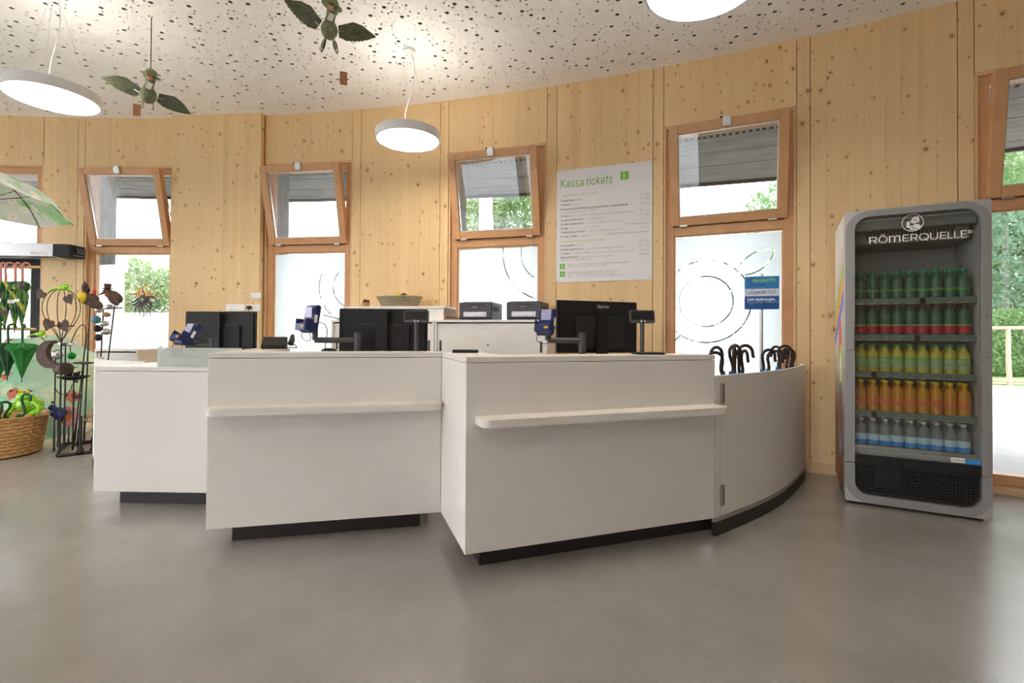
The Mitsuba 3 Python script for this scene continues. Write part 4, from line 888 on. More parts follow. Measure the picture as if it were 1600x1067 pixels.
# shelves
shelf_z = [.372, .622, .896, 1.152, 1.402]
for i, z in enumerate(shelf_z[1:]):
    sk = put(FRG, 'shelf', [bx(.046, FW - .046, .13 + k * .045, .134 + k * .045, z - .006, z - .001) for k in range(10)] + [bx(.046 + k * .0669, .05 + k * .0669, .128, FD - .07, z - .010, z - .006) for k in range(11)], 'wire', FF, False)
    put(sk, 'price_strip', bx(.046, FW - .046, .115, .127, z - .030, z + .014, .002), 'shelf_strip', FF, False)
    put(sk, 'price_marks', [bx(.085 + k * .0694, .120 + k * .0694, .1142, .1155, z - .024, z - .020) for k in range(9)] + [bx(.112 + k * .0694, .118 + k * .0694, .1142, .1155, z - .006, z) for k in range(9)], 'wire', FF, False)
    put(sk, 'guard_wire', cyl((.044, .118, z + .075), (FW - .044, .118, z + .075), .0018, n=6), 'wire', FF)
    put(sk, 'price_tag', bx((.165, .165, .40, .43)[i % 4], (.195, .195, .43, .46)[i % 4], .112, .1148, z - .028, z + .010), 'black', FF, False)
bsz = put(FRG, 'bottom_strip', bx(.046, FW - .046, .10, .112, .372, .395, .002), 'wire', FF, False)
# bottles: one of each kind, then copies
def bottle_parts(h, r, body, cap, labels_, neck=.30, liquid=None):
    hb = h - .018
    prof = [(0, .004), (r * .7, 0), (r * .95, .006), (r, .015), (r, hb * .30), (r * .93, hb * .40), (r, hb * .50), (r, hb * .68), (r * .95, hb * .745), (r * .80, hb * .82), (r * .56, hb * .885), (.0130, hb * .93), (.0130, hb), (0, hb)]
    out = [('body', lathe(prof, 20), body, 40)]
    out.append(('cap', lathe([(0, hb - .001), (.0155, hb - .001), (.016, hb + .002), (.016, h - .002), (.0145, h), (0, h)], 18), cap, 40))
    for nm, z0, z1, rr, mat in labels_:
        out.append((nm, lathe([(r * rr, hb * z0), (r * rr + .0006, hb * z0), (r * rr + .0006, hb * z1), (r * rr, hb * z1)], 20), mat, 40))
    if liquid: out.append(('drink', lathe([(0, .003), (r * .68, .0015), (r * .9, .012), (r * .97, .017), (r * .97, hb * .30), (r * .90, hb * .40), (r * .97, hb * .5), (r * .96, hb * .67), (r * .90, hb * .745), (r * .74, hb * .82), (r * .3, hb * .87), (0, hb * .87)], 18), liquid, 40))
    return [(n, mikit.ply(m, 'mat_' + mt, sm)) for n, m, mt, sm in out]
kinds = [
    (bottle_parts(.208, .0335, 'pet_clear', 'white_paint', [('label', .30, .52, 1.012, 'label_pale_blue'), ('label_band', .14, .30, 1.012, 'label_blue')]), shelf_z[0], 'clear bottle, blue label, white cap, on the lowest fridge shelf', 'water bottles on the lowest fridge shelf'),
    (bottle_parts(.226, .0335, 'juice_orange', 'cap_yellow', [('label', .28, .50, 1.014, 'label_orange')]), shelf_z[1], 'orange drink bottle with a yellow cap, fridge shelf above the water bottles', 'orange bottles in the fridge'),
    (bottle_parts(.205, .0335, 'juice_yellow', 'cap_teal', [('label', .20, .56, 1.014, 'label_pale_green'), ('label_band', .56, .60, 1.0, 'label_green')]), shelf_z[2], 'yellow drink bottle with green cap and pale green label, middle fridge shelf', 'green capped bottles in the fridge'),
    (bottle_parts(.232, .0335, 'pet_green', 'cap_red', [('label', .12, .36, 1.014, 'label_red'), ('label_band', .36, .40, 1.0, 'label_green')]), shelf_z[3], 'greenish bottle with red cap and dark red label, fridge shelf below the top one', 'red capped bottles in the fridge'),
    (bottle_parts(.205, .0335, 'pet_green', 'cap_teal', [('label', .13, .32, 1.014, 'pet_green'), ('label_band', .33, .38, 1.0, 'label_green')]), shelf_z[4], 'clear green bottle with dark green cap on the top fridge shelf', 'green water bottles on the top fridge shelf')]
br = random.Random(5)
for parts, z, lab, grp in kinds:
    for row in range(3 if z > 1.3 else 2):
        for i in range(9):
            t = thing('bottle', lab, 'bottle', grp)
            M = FF @ FR(.111 + i * .0694 - .003 * row + br.uniform(-.002, .002), .165 + row * .075, z + .0005, br.uniform(0, 6))
            for n, d in parts: scene[numbered(f'{t}__{n}')] = {**d, 'to_world': mi.ScalarTransform4f(M)}

# ------------------------------------------------------------------ tin birds hanging from the ceiling
def feather_wing(span, chord, side):
    """flat in xz, root at origin, reaching to side*span; front edge up"""
    top = [(0, .0), (.15, .05), (.4, .16), (.65, .06), (.85, -.14), (1, -.30)]
    bot = [(1, -.30), (.93, -.36), (.86, -.37), (.84, -.42), (.76, -.42), (.74, -.46), (.66, -.45), (.64, -.50), (.56, -.48), (.54, -.53), (.46, -.50), (.44, -.55), (.36, -.51), (.33, -.55), (.25, -.51), (.2, -.54), (.12, -.48), (0, -.42)]
    P = Polygon([(side * x * span, z * chord) for x, z in top + bot[1:]]).buffer(0)
    ribs = [tube([(side * span * (.3 + .05 * i), -.004, chord * (.02 - .09 * i)), (side * span * (.62 + .04 * (3 - i)), -.0045, chord * (-.08 - .09 * i)), (side * span * (.97 - .07 * i), -.004, chord * (-.30 - .03 * i))], .0032, 5) for i in range(5)]
    return [flat(P, .004, -.002)], ribs
def tin_bird(P, cord_top, lw, rw, label, head_turn, tag_drop, tail, tag_off):
    t = thing('tin_bird', label, 'bird ornament'); F = FR(*P, head_turn)
    B = F
    m = ball((0, 0, 0), .062, (.92, .85, 1.12), 3); v = m.vertices; m.vertices = v * (1 + .12 * (v[:, 2:3] < 0) * 0) 
    put(t, 'body', m, 'bird_green', B, True)
    put(t, 'neck', tube(spline([(0, -.01, .05), (.015, -.03, .085), (.022, -.045, .11)], 8), [.036, .034, .032, .031, .031, .032, .033, .034], 12), 'bird_green', B, True)
    h = put(t, 'head', ball((.024, -.05, .118), .036, (1, 1.05, .95), 2), 'bird_green', B, True)
    put(h, 'beak', lathe([(.017, 0), (.014, .025), (.006, .055), (0, .062)], 12).apply_transform(tr(.026, -.082, .108) @ rot((1, 0, 0), 112)), 'pink', B, 40)
    for s in (-1, 1): put(h, 'eye', ball((.024 + s * .018, -.082, .130), .0065, sub=1), 'yellow', B, True)
    hat = put(t, 'hat', lathe([(0, .0), (.070, -.004), (.072, -.001), (.042, .008), (.038, .034), (.028, .046), (0, .048)], 28).apply_transform(tr(.024, -.052, .142) @ rot((0, 1, 0), 14) @ rot((1, 0, 0), 8)), 'bird_green', B, 40)
    for s, w in ((-1, lw), (1, rw)):
        sh, ribs = feather_wing(w[0], w[1], s)
        M = B @ tr(s * w[3], 0, w[4]) @ rot((0, 1, 0), -s * w[2]) @ rot((1, 0, 0), 12)
        k = put(t, 'wing', sh, 'bird_wing', M, False); put(k, 'feather_ridge', ribs, 'bird_green', M, True, kind='stuff')
        put(t, 'wing_rod', cyl(tuple((B @ [s * .04, .0, .0, 1])[:3]), tuple((M @ [s * .04, 0, -w[1] * .2, 1])[:3]), .003, n=6), 'steel')
    if tail:
        for s in (-1, 1): put(t, 'tail_feather', lathe([(0, 0), (.012, .02), (.016, .055), (.009, .10), (0, .115)], 10).apply_transform(tr(s * .028, .01, -.055) @ rot((0, 1, 0), 180 - s * 14) @ np.diag([1, .35, 1, 1])), 'bird_wing', B, 40)
    for s in (-1, 1):
        f = (s * .055, .0, -.145) if tail else (s * .035, -.01, -.115)
        lg = put(t, 'leg', tube([(s * .03, 0, -.05), (s * .036, -.005, -.085), f], .0028, 6), 'alu' if tail else 'rust', B, True)
        put(lg, 'foot', ball(f, .013, (1, 1, .9), 1) if tail else [cyl(f, (f[0] + a, f[1] - .022, f[2] - .008), .0022, n=5) for a in (-.012, 0, .012)], 'alu' if tail else 'rust', B)
    put(t, 'paper_tag', bx(-.018, .018, -.012, -.011, 0, .055).apply_transform(tr(.012, -.065, .02) @ rot((0, 1, 0), 20)), 'paper', B, False)
    q = (B @ [.024, -.05, .19, 1])[:3]
    put(t, 'cord', cyl(tuple(q), (q[0], q[1], CZ - .02), .0035, n=6), 'rust'); put(t, 'ceiling_hook', tube([(q[0], q[1], CZ - .03), (q[0] + .012, q[1], CZ - .02), (q[0] + .008, q[1], CZ - .005), (q[0], q[1], CZ)], .002, 6), 'steel', None, True)
    u = (B @ [tag_off[0], 0, tag_off[1], 1])[:3]
    put(t, 'tag_string', cyl(tuple(u), (u[0], u[1], u[2] - tag_drop), .0012, n=5), 'paper')
    put(t, 'brown_tag', bx(-.026, .026, -.0015, .0015, -.096, 0).apply_transform(tr(u[0], u[1], u[2] - tag_drop) @ rot((0, 0, 1), 20)), 'kraft', None, False)
    return t
tin_bird((-2.985, 3.97, 3.085), 0, (.26, .17, 18, .05, .05), (.25, .17, -18, .075, .03), 'left hanging tin bird in a round hat, short legs, beside the left pendant lamp', math.radians(25), .05, False, (-.075, -.04))
tin_bird((-1.325, 3.48, 3.325), 0, (.28, .185, 36, .05, .06), (.26, .185, 3, .06, .04), 'right hanging tin bird with forked tail, higher and nearer the upper photo edge', math.radians(12), .125, True, (.10, -.165))
# ------------------------------------------------------------------ the shop corner at the left
AC = thing('air_curtain', 'long grey air curtain box over the glass door at the left', 'air curtain')
Fa = wframe(-1.32, 2.006, .02)
put(AC, 'housing', bx(-.72, .80, -.26, -.02, 0, .150, .004), 'fridge_silver', Fa, False)
put(AC, 'end_cap', bx(.8005, .975, -.255, -.03, .004, .146, .006), 'black_matte', Fa, False)
put(AC, 'connector', [bx(.9755, 1.0, -.17, -.06, .05, .12, .006), bx(.9755, .985, -.2, -.05, .02, .035, .002)], 'dark_grey', Fa, False)
put(AC, 'label', bx(.56, .74, -.2612, -.2602, .016, .052), 'paper', Fa, False)
put(AC, 'outlet_slot', bx(-.68, .76, -.22, -.16, -.003, .002), 'black', Fa, False)
def canopy(R_, h, n=8, sag=.10, rings=9):
    """open umbrella cloth: ribs reach out and down, the hem sags between them; returns mesh, uv, rib lines"""
    m_ = n * 6; V, UV, F_ = [(0, 0, h)], [(0.0, 0.0)], []
    for i in range(1, rings + 1):
        f = i / rings
        for j in range(m_):
            a = j * 2 * PI / m_; s = (j % 6) / 6; bow = 4 * s * (1 - s)
            r = R_ * f * (1 - bow * sag * f); z = h * (1 - f ** 2.1) - .012 * bow * f
            V.append((r * math.cos(a), r * math.sin(a), z)); UV.append((r * math.cos(a), r * math.sin(a)))
    for j in range(m_): F_.append((0, 1 + j, 1 + (j + 1) % m_))
    for i in range(rings - 1):
        for j in range(m_):
            a, b = 1 + i * m_ + j, 1 + i * m_ + (j + 1) % m_; F_ += [(a, a + m_, b + m_), (a, b + m_, b)]
    ribs = []
    for k in range(n):
        a = k * 2 * PI / n
        ribs.append([(R_ * f * math.cos(a), R_ * f * math.sin(a), h * (1 - f ** 2.1) - .006) for f in np.linspace(.02, 1.01, 10)])
    return trimesh.Trimesh(V, F_, process=False), np.array(UV), ribs
def open_umbrella(M, R_, h, mat, label, group=None, handle='rod_wood', hang=None, stick=.75):
    t = thing('open_umbrella', label, 'umbrella', group); m, uv, ribs = canopy(R_, h)
    put(t, 'canopy', m, mat, M, True, uv=uv * (2.3 if mat == 'umbrella_print' else 1.3))
    for r in ribs: put(t, 'rib', tube(r, .0035, 5), 'black_matte', M, True)
    for k in range(8):
        a = k * PI / 4; put(t, 'strut', cyl((.012 * math.cos(a), .012 * math.sin(a), h - .26), (R_ * .52 * math.cos(a), R_ * .52 * math.sin(a), h * (1 - .52 ** 2.1) - .01), .0025, n=5), 'black_matte', M)
    put(t, 'shaft', cyl((0, 0, h - stick), (0, 0, h + .05), .0055, n=10), 'iron', M)
    put(t, 'runner', cyl((0, 0, h - .29), (0, 0, h - .24), .013, n=12), 'black_matte', M)
    put(t, 'handle', tube(spline([(0, 0, h - stick + .02), (0, 0, h - stick - .06), (.03, 0, h - stick - .115), (.075, 0, h - stick - .10), (.085, 0, h - stick - .06)], 16), .012, 8), handle, M, True)
    if hang:
        q = (M @ [0, 0, h + .05, 1])[:3]; put(t, 'hanging_cord', cyl(tuple(q), (q[0], q[1], CZ), .003, n=6), 'iron')
    return t
open_umbrella(FR(-4.87, 4.50, 2.37, .12) @ rot((0, 1, 0), 5) @ rot((1, 0, 0), -12), .62, .25, 'umbrella_print', 'open umbrella printed with daisies hanging at the upper left edge', hang=True)
open_umbrella(FR(-5.20, 5.36, .58) @ rot((0, 0, 1), 14) @ rot((1, .25, 0), 70), .60, .22, 'mint_print', 'pale green butterfly umbrella standing open on the floor, behind the other', stick=.62)
open_umbrella(FR(-4.90, 5.13, .46) @ rot((0, 0, 1), 6) @ rot((1, .10, 0), 66), .52, .19, 'mint_print', 'open pale green umbrella on the floor behind the wicker bin', stick=.5)
# rack with two wooden rods
RK = thing('umbrella_rack', 'wooden umbrella rack with two rods of hanging umbrellas at the left edge', 'rack')
r1z, r2z = 1.775, 1.170
put(RK, 'post', bx(-5.62, -5.57, 4.78, 4.83, 0, 2.0, .004), 'rod_wood', None, False)
put(RK, 'foot', bx(-5.85, -5.35, 4.76, 4.85, 0, .03, .004), 'rod_wood', None, False)
put(RK, 'rod', cyl((-5.60, 4.80, r1z), (-4.635, 4.80, r1z + .005), .013, n=12), 'rod_wood')
put(RK, 'rod', cyl((-5.60, 4.80, r2z), (-4.685, 4.80, r2z), .013, n=12), 'rod_wood')
def hung_umbrella(x, z, L, cloth, handle, label, group, flare, spin, straight):
    t = thing('folded_umbrella', label, 'umbrella', group); M = FR(x, 4.80, z) @ rot((0, 0, 1), spin)
    hk = .032
    P = [(0, hk * 2 + .006, -.035)] + [(0, hk + hk * math.cos(q), hk * math.sin(q) - .0145 + .0) for q in np.linspace(0, PI, 8)] + [(0, 0, -.10), (0, 0, -.17)]
    P = [(p[0], p[1] - hk, p[2]) for p in P]
    put(t, 'handle', tube(spline(P, 26), .010, 8), handle, M, True)
    yo = -hk
    if straight: prof = [(0, -L), (.006, -L + .02), (.020, -L + .12), (.036, -L * .62), (.040, -L * .5), (.034, -L * .42), (.058, -L * .37), (.046, -L * .30), (.024, -.17), (0, -.165)]
    else: prof = [(0, -L), (.006, -L + .015), (.03, -L * .78), (.062, -L * .6), (.085, -L * .47), (flare, -L * .42), (flare * .7, -L * .36), (.03, -.17), (0, -.16)]
    m = lathe(prof, 48); v = m.vertices; a = np.arctan2(v[:, 1], v[:, 0]); r = np.hypot(v[:, 0], v[:, 1])
    k = 1 + (.20 if straight else .16) * np.sin(a * 8 + v[:, 2] * (12 if straight else 2)) + .05 * np.sin(a * 3 + 1)
    m.vertices = np.c_[v[:, 0] * k, v[:, 1] * k + yo, v[:, 2] + (r > .05) * .012 * np.sin(a * 8)]
    put(t, 'canopy', m, cloth, M, 50)
    put(t, 'tip', cyl((0, yo, -L - .03), (0, yo, -L + .01), .004, n=8), 'iron', M)
    put(t, 'price_card', bx(-.03, .03, -.045 + yo, -.0435 + yo, -L * .60, -L * .55), 'paper', M, False)
    return t
for i, x in enumerate((-5.12, -5.01, -4.945, -4.865, -4.785)):
    hung_umbrella(x, r1z + .028, .62 + .02 * (i % 2), 'folded_print', 'pink', 'dark flowered folded umbrella with a pink handle hung on the upper rod', 'umbrellas on the upper rod', .08, (0, 15, -20, 10, -8)[i], True)
for i, (x, c, f) in enumerate(((-5.12, 'cloth_dark_green', .085), (-5.01, 'cloth_green', .085), (-4.915, 'cloth_dark_green', .085), (-4.80, 'cloth_green', .115))):
    hung_umbrella(x, r2z + .028, .50 + .02 * (i % 2), c, 'handle_green', ('dark green', 'bright green', 'dark green', 'bright green')[i] + ' half open umbrella hung on the lower rod, ' + ('at the photo edge', 'second from the edge', 'second from the rod end', 'nearest the rod end')[i], 'umbrellas on the lower rod', f, (0, 20, -10, 30)[i], False)

# wicker bin with green umbrellas
t = thing('wicker_bin', 'round honey coloured wicker bin full of green umbrellas at the left edge', 'basket')
FBn = FR(-4.80, 4.53, 0)
woven(t, .325, .325, .012, .36, .14, 11, 26, 'wicker', FBn, .012, .006)
put(t, 'emblem_tag', bx(.20, .255, -.009, 0, .225, .285, .003).apply_transform(tr(0, -.295, 0)), 'cloth_dark_green', FBn, False)
put(t, 'liner', lathe([(.30, .02), (.355, .345), (.352, .345), (.296, .022)], 36), 'wicker', FBn, 40)
for i, (x, y, lean, az, spin) in enumerate(((-4.70, 4.34, 14, -15, 190), (-4.66, 4.36, 16, -10, 200), (-4.62, 4.38, 15, -25, 170), (-4.73, 4.31, 16, 0, 210), (-4.57, 4.47, 8, 20, 10), (-4.67, 4.43, 15, 5, 230))):
    crook_umbrella(x, y, .02, lean, az, spin, 'cloth_green', 'handle_green', ('folded green umbrella with a glossy crook handle in the wicker bin' if i != 4 else 'green umbrella leaning right, its crook handle highest in the wicker bin'), 'green umbrellas in the wicker bin' if i != 4 else None, r=.03, L=(.50, .52, .50, .53, .56, .5)[i], cloth_to=.37, hook=.035, hr_=.011, name='bin_umbrella')
t = thing('frog_figure', 'lime green frog figure sitting among the umbrellas in the wicker bin', 'frog')
Ff = FR(-4.545, 4.62, .365) @ rot((0, 0, 1), -10)
put(t, 'body', ball((0, 0, .09), .095, (1.25, .9, .85), 3), 'lime', Ff, True)
put(t, 'head', ball((-.02, -.03, .165), .062, (1.2, 1, .75), 2), 'lime', Ff, True)
for s in (-1, 1):
    e = put(t, 'eye', ball((-.02 + s * .04, -.045, .212), .022, sub=2), 'yellow', Ff, True); put(e, 'pupil', ball((-.02 + s * .04, -.062, .216), .010, sub=1), 'black', Ff, True)
    put(t, 'arm', tube(spline([(s * .08, -.04, .12), (s * .15, -.05, .10), (s * .17, -.06, .02)], 8), .016, 8), 'lime', Ff, True)
    put(t, 'leg', tube(spline([(s * .08, .02, .05), (s * .15, -.03, .06), (s * .12, -.09, .012)], 8), .022, 8), 'lime', Ff, True)
put(t, 'board', bx(-.13, .15, -.05, .06, -.012, .008, .003), 'rod_wood', Ff, False)
put(t, 'board_prop', cyl((0, 0, -.34), (0, 0, -.011), .012, n=8), 'rod_wood', Ff)

# iron stand of garden stakes
ST = thing('stake_stand', 'black iron stand holding garden stakes beside the lower desk', 'stand')
c0, c1, c2, c3 = np.array([-4.13, 4.46, 0]), np.array([-3.96, 4.62, 0]), np.array([-4.31, 5.06, 0]), np.array([-4.52, 4.93, 0])
def bar(p, q, r=.011, z=.014): return cyl((p[0], p[1], z), (q[0], q[1], z), r, n=4)
for p, q in ((c0, c1), (c1, c2), (c2, c3), (c3, c0)): put(ST, 'base_bar', bar(p, q, .016), 'iron')
put(ST, 'cross_bar', cyl((c0[0] - .0, c0[1] + .02, .03), (c2[0], c2[1], .16), .009, n=6), 'steel')
for q, hgt in ((c0 * .35 + c1 * .65, .36), (c1 + [-.005, .03, 0], .36), (c2, .34)):
    put(ST, 'socket_tube', cyl((q[0], q[1], 0.02), (q[0], q[1], hgt), .014, n=10), 'iron'); put(ST, 'socket_foot', lathe([(0, 0), (.03, 0), (.03, .015), (.016, .05), (0, .05)], 12).apply_transform(tr(q[0], q[1], .024)), 'iron')
put(ST, 'upper_bar', cyl((*(c0 * .35 + c1 * .65)[:2], .30), (*c2[:2], .30), .009, n=6), 'steel')
def stake(x, y, h, label, top, lean=(0, 0), z0=.03):
    t = thing('garden_stake', label, 'garden stake'); e = (x + lean[0], y + lean[1], h)
    put(t, 'rod', cyl((x, y, z0), e, .0055, n=8), 'iron'); put(t, 'ground_spike', cyl((x, y, z0), (x + lean[0] * .2, y + lean[1] * .2, z0 + (h - z0) * .2), .0085, n=8), 'iron')
    top(t, np.array(e)); return t
def heart(t, p, s, ang, mat='rust'):
    a = np.linspace(0, 2 * PI, 30); P = Polygon(np.c_[.055 * np.sin(a) ** 3, (13 * np.cos(a) - 5 * np.cos(2 * a) - 2 * np.cos(3 * a) - np.cos(4 * a)) / 240])
    put(t, 'heart', flat(P.buffer(0), .008, -.004).apply_scale((s, 1, s)), mat, FR(*p) @ rot((0, 1, 0), ang), False)
def tin_frog(t, p, s=1.0):
    M = FR(*p) @ np.diag([s, s, s, 1]); k = put(t, 'frog', [ball((0, 0, .02), .032, (1.5, .9, .7), 2), ball((.045, -.01, .035), .02, (1.2, 1, .8), 2)], 'lime', M, True, label='lime green frog')
    for q in (-.012, .018): put(k, 'eye', ball((.045 + q, -.018, .056), .009, sub=1), 'lime', M, True)
    put(k, 'leg', [tube(spline([(-.03, 0, .02), (-.08, -.01, .01), (-.12, -.01, -.015)], 6), .008, 6), tube(spline([(.05, 0, .02), (.085, -.01, .0), (.06, -.01, -.02)], 6), .007, 6)], 'lime', M, True)
def balloon(t, p):
    for k in range(6):
        a = k * PI / 3; R_ = .135
        pts = [p + np.array([0, 0, .0]), p + np.array([.05 * math.cos(a), .05 * math.sin(a), .10]), p + np.array([R_ * math.cos(a), R_ * math.sin(a), .30]), p + np.array([R_ * .75 * math.cos(a), R_ * .75 * math.sin(a), .44]), p + np.array([.0, 0, .50])]
        put(t, 'hoop', tube(spline(pts, 16), .0032, 6), 'rust', None, True)
    a = np.linspace(0, 2 * PI, 25); put(t, 'ring', tube(np.c_[p[0] + .085 * np.cos(a), p[1] + .085 * np.sin(a), np.full(25, p[2] + .155)], .006, 6, False), 'rust', None, True)
    heart(t, p + [-.055, -.07, .165], .95, 20); heart(t, p + [.075, -.06, .155], .95, -25); heart(t, p + [-.11, -.09, .435], .8, 40); heart(t, p + [.125, -.07, .395], .8, -30)
    tin_frog(t, p + [.03, -.03, .478], .95)
def frog_arm(t, p):
    put(t, 'arm', tube(spline([p, p + [-.05, -.01, -.05], p + [-.13, -.02, -.03], p + [-.17, -.02, .01]], 14), .004, 6), 'rust', None, True); tin_frog(t, p + [-.185, -.02, .015], .85)
def moon(t, p):
    P = Point(-.03, 0).buffer(.13, 24).difference(Point(.045, .02).buffer(.112, 24)); put(t, 'crescent', flat(P, .05, -.025), 'rust', FR(*(p + [0, 0, .0])), False)
    put(t, 'mirror_globe', ball(tuple(p + [.02, 0, 0]), .046, sub=3), 'mirror_ball', None, True, label='mirror globe'); put(t, 'tray', bx(-.05, .19, -.02, .02, -.125, -.118), 'iron', FR(*p), False)
def bath(t, p):
    put(t, 'bowl', lathe([(0, -.03), (.06, -.022), (.11, .0), (.125, .012), (.118, .012), (.06, -.012), (0, -.02)], 28).apply_transform(tr(*p)), 'iron', None, 40)
    for s in (-1, 1): put(t, 'bird', [ball(tuple(p + [s * .035, -.01, .032]), .022, (1.4, .8, .9), 2), ball(tuple(p + [s * .035 + .028, -.012, .05]), .012, sub=1)], 'iron', None, True)
def cup(t, p):
    put(t, 'roll', cyl(tuple(p + [-.05, .0, 0]), tuple(p + [.055, -.05, 0]), .058, n=28), 'rust', None, 40); a = np.linspace(PI, 2 * PI, 14)
    put(t, 'loop', tube(np.c_[p[0] + .08 * np.cos(a), np.full(14, p[1] - .02), p[2] - .15 + .09 * np.sin(a)], .004, 6), 'iron', None, True)
def glassball(t, p):
    put(t, 'bow', tube(spline([p, p + [-.02, -.02, .10], p + [-.10, -.03, -.02], p + [-.115, -.03, -.17]], 18), .0045, 6), 'rust', None, True)
    put(t, 'glass_ball', ball(tuple(p + [-.112, -.03, -.20]), .036, sub=3), 'glass_ball', None, True, label='green glass ball')
def raven(t, p):
    M = FR(*p, -.25)
    put(t, 'body', ball((0, 0, .09), .062, (1.5, .8, .85), 3).apply_transform(rot((0, 1, 0), 28, (0, 0, .09))), 'rust', M, True)
    put(t, 'wing', ball((.04, -.035, .075), .05, (1.7, .25, .75), 2).apply_transform(rot((0, 1, 0), 30, (0, 0, .08))), 'rust', M, True)
    put(t, 'head', ball((-.085, -.01, .145), .036, (1.1, .9, .9), 2), 'rust', M, True); put(t, 'beak', cyl((-.11, -.01, .14), (-.19, -.02, .11), .014, .002, 10), 'rust', M)
    put(t, 'top_hat', lathe([(0, 0), (.042, 0), (.042, .005), (.026, .007), (.030, .048), (0, .05)], 20).apply_transform(tr(-.08, -.01, .172)), 'rust', M, 40)
    put(t, 'collar', ball((-.06, -.03, .115), .026, (1, .6, 1), 1), 'red', M, True)
    for s in (0, .025): put(t, 'leg', cyl((.01 + s, 0, .05), (.015 + s, -.005, -.02), .003, n=6), 'rust', M)
    put(t, 'perch', tube(spline([(-.16, 0, -.03), (-.05, -.01, -.026), (.06, 0, -.02), (.10, 0, -.02)], 10), .005, 6), 'rust', M, True)
def hen(t, p):
    M = FR(*p, .3)
    put(t, 'body', ball((0, 0, .06), .06, (1.2, .8, 1), 2), 'rust', M, True); put(t, 'breast', ball((-.05, -.03, .075), .05, (.8, .7, 1.1), 2), 'yellow', M, True, label='yellow breast')
    put(t, 'neck', tube(spline([(-.02, 0, .10), (-.05, 0, .15), (-.045, -.01, .20)], 8), .018, 8), 'rust', M, True); put(t, 'tail', lathe([(0, 0), (.022, .03), (.014, .10), (0, .13)], 8).apply_transform(tr(-.02, .02, .12) @ rot((0, 1, 0), -18)), 'iron', M, 40)
    put(t, 'comb', ball((.04, -.02, .135), .022, (.7, .5, 1.5), 1), 'red', M, True); put(t, 'wing', ball((.05, -.03, .04), .05, (1.6, .3, .9), 2).apply_transform(rot((0, 1, 0), 25, (0, 0, .04))), 'rust', M, True)
def spoon(t, p):
    put(t, 'dish', ball(tuple(p), .075, (1.4, .8, .16), 2), 'rust', None, True)
def mirrors(t, p):
    for i, (dx, dz, r, m_) in enumerate(((-.03, 0, .034, 'mirror_ball'), (.05, -.05, .03, 'kraft'), (-.055, -.10, .04, 'blue_glaze'), (.03, -.14, .036, 'mirror_ball'), (-.04, -.19, .034, 'iron'), (.05, -.22, .042, 'mirror_ball'), (-.03, -.28, .034, 'iron'), (.08, .03, .03, 'mirror_ball'))):
        put(t, 'globe' if m_ != 'iron' else 'iron_disc', ball(tuple(p + [dx, -.02, dz]), r, (1.2, 1, .8) if i % 2 else (1, 1, 1), 2), m_, None, True)
def leafstake(t, p):
    put(t, 'leaf', ball(tuple(p), .03, (.55, .2, 1.3), 2), 'rust', None, True); put(t, 'bud', ball(tuple(p + [.02, 0, .13]), .016, (1.4, .8, .7), 1), 'iron', None, True); put(t, 'stem', cyl(tuple(p), tuple(p + [.0, 0, .13]), .003, n=6), 'iron')
def fishes(t, p):
    put(t, 'fish', [ball(tuple(p), .04, (1.9, .35, .55), 2), flat(Polygon([(.06, 0), (.11, .03), (.10, 0), (.11, -.03)]), .005).apply_transform(tr(*p))], 'mirror_ball', None, True)
def crow(t, p):
    M = FR(*p); put(t, 'body', [ball((0, 0, 0), .06, (1.3, .7, .9), 2), ball((-.06, 0, .05), .03, sub=2)], 'ink_navy', M, True); put(t, 'wing', flat(Polygon([(-.06, .05), (.06, .03), (.03, -.09), (-.03, -.06)]), .012), 'iron', M, False); put(t, 'crest', ball((-.06, 0, .10), .012, sub=1), 'iron', M, True)
def flower(t, p):
    M = FR(*p)
    for k in range(7):
        a = k * 2 * PI / 7; put(t, 'petal', ball((.06 * math.cos(a), 0, .06 * math.sin(a)), .045, (1, .3, 1), 2), 'pink', M, True)
    put(t, 'centre', ball((0, -.02, 0), .03, sub=2), 'orange', M, True)
stake(-4.13, 4.475, 1.045, 'stake topped by an iron hoop balloon with hearts and a green frog', balloon)
stake(-4.15, 4.50, 1.09, 'stake with a small green frog reaching out to the left', frog_arm)
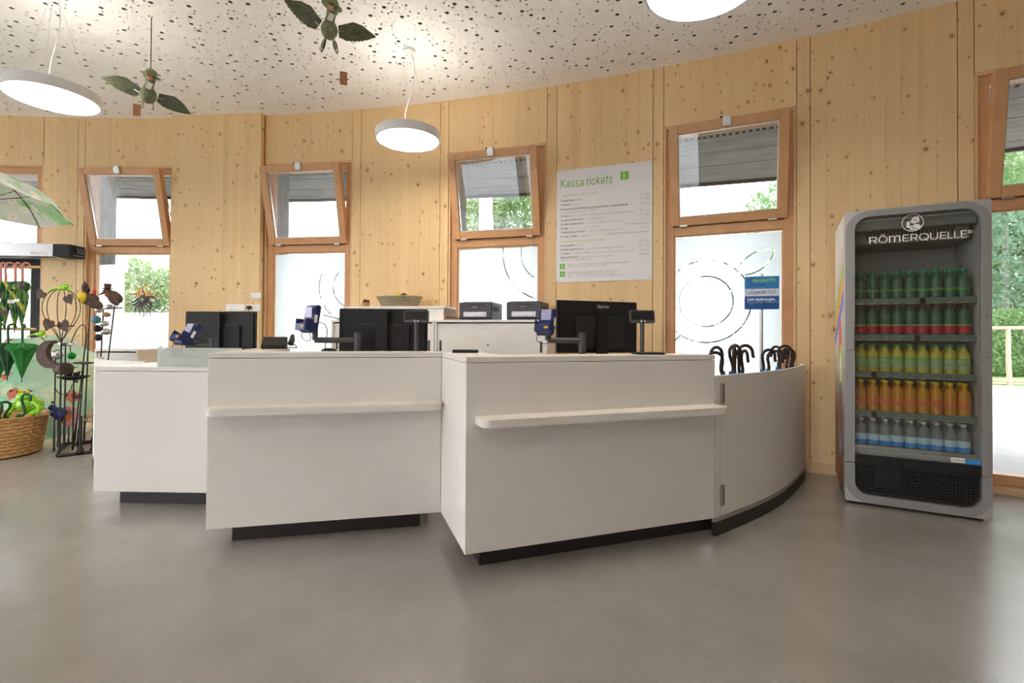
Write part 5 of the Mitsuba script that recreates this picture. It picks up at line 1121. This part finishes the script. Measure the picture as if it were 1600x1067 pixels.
stake(-4.25, 4.55, .935, 'stake with a dark crescent moon around a mirror globe', moon)
stake(-4.20, 4.60, .80, 'stake with a rolled rusty cup low beside the moon', cup)
stake(-4.14, 4.62, .715, 'stake with a round bird bath bowl and two little birds', bath)
stake(-4.24, 4.64, 1.03, 'stake with a silver fish below the hoop balloon', fishes)
stake(-4.19, 4.68, .54, 'short stake with a rusty leaf', leafstake)
stake(-4.39, 4.74, .36, 'low stake with a dark blue crow by the open umbrella', crow)
stake(-4.36, 4.82, .31, 'low stake with a pink flower', flower)
stake(-4.14, 4.74, 1.40, 'leaning stake topped by a hen with a yellow breast', hen, (.04, .0), .05)
stake(-4.10, 4.86, 1.405, 'leaning stake topped by a raven in a top hat', raven, (.14, .0), .05)
stake(-4.20, 4.70, 1.115, 'leaning stake with a curved bow carrying a green glass ball', glassball, (.06, .05), .05)
stake(-4.13, 4.66, .85, 'leaning stake with a flat oval dish beside the desk', spoon, (.05, .0), .05)
stake(-4.17, 4.92, 1.37, 'leaning stake hung with mirror globes below the raven', mirrors, (.05, .0), .05)
# sun ornament on the window
t = thing('sun_ornament', 'wavy metal sun ornament with coloured upper rays hung before the window', 'sun ornament')
Fsn = wframe(.43, 1.53, .10)
put(t, 'face', ball((0, 0, 0), .058, (1, .45, 1), 3), 'dark_grey', Fsn, True)
put(t, 'nose', ball((.01, -.026, -.005), .018, (.7, .8, 1.3), 2), 'olive_print', Fsn, True)
for k in range(22):
    a = k * 2 * PI / 22 + .1; L_r = .15 if k % 2 else .17; f = np.linspace(0, 1, 10); w = .018 * np.sin(f * 2 * PI + k)
    P = np.c_[(.05 + L_r * f) * math.cos(a) - w * math.sin(a), np.full(10, -.004), (.05 + L_r * f) * math.sin(a) + w * math.cos(a)]
    mt = 'dark_grey' if math.sin(a) < .12 else ('yellow', 'red', 'olive_print', 'orange')[k % 4]
    put(t, 'ray', tube(P, np.linspace(.011, .002, 10), 6), mt, Fsn, True)
put(t, 'hanging_wire', cyl((0, .0, .05), (0, .12, .62), .0012, n=5), 'steel', Fsn)
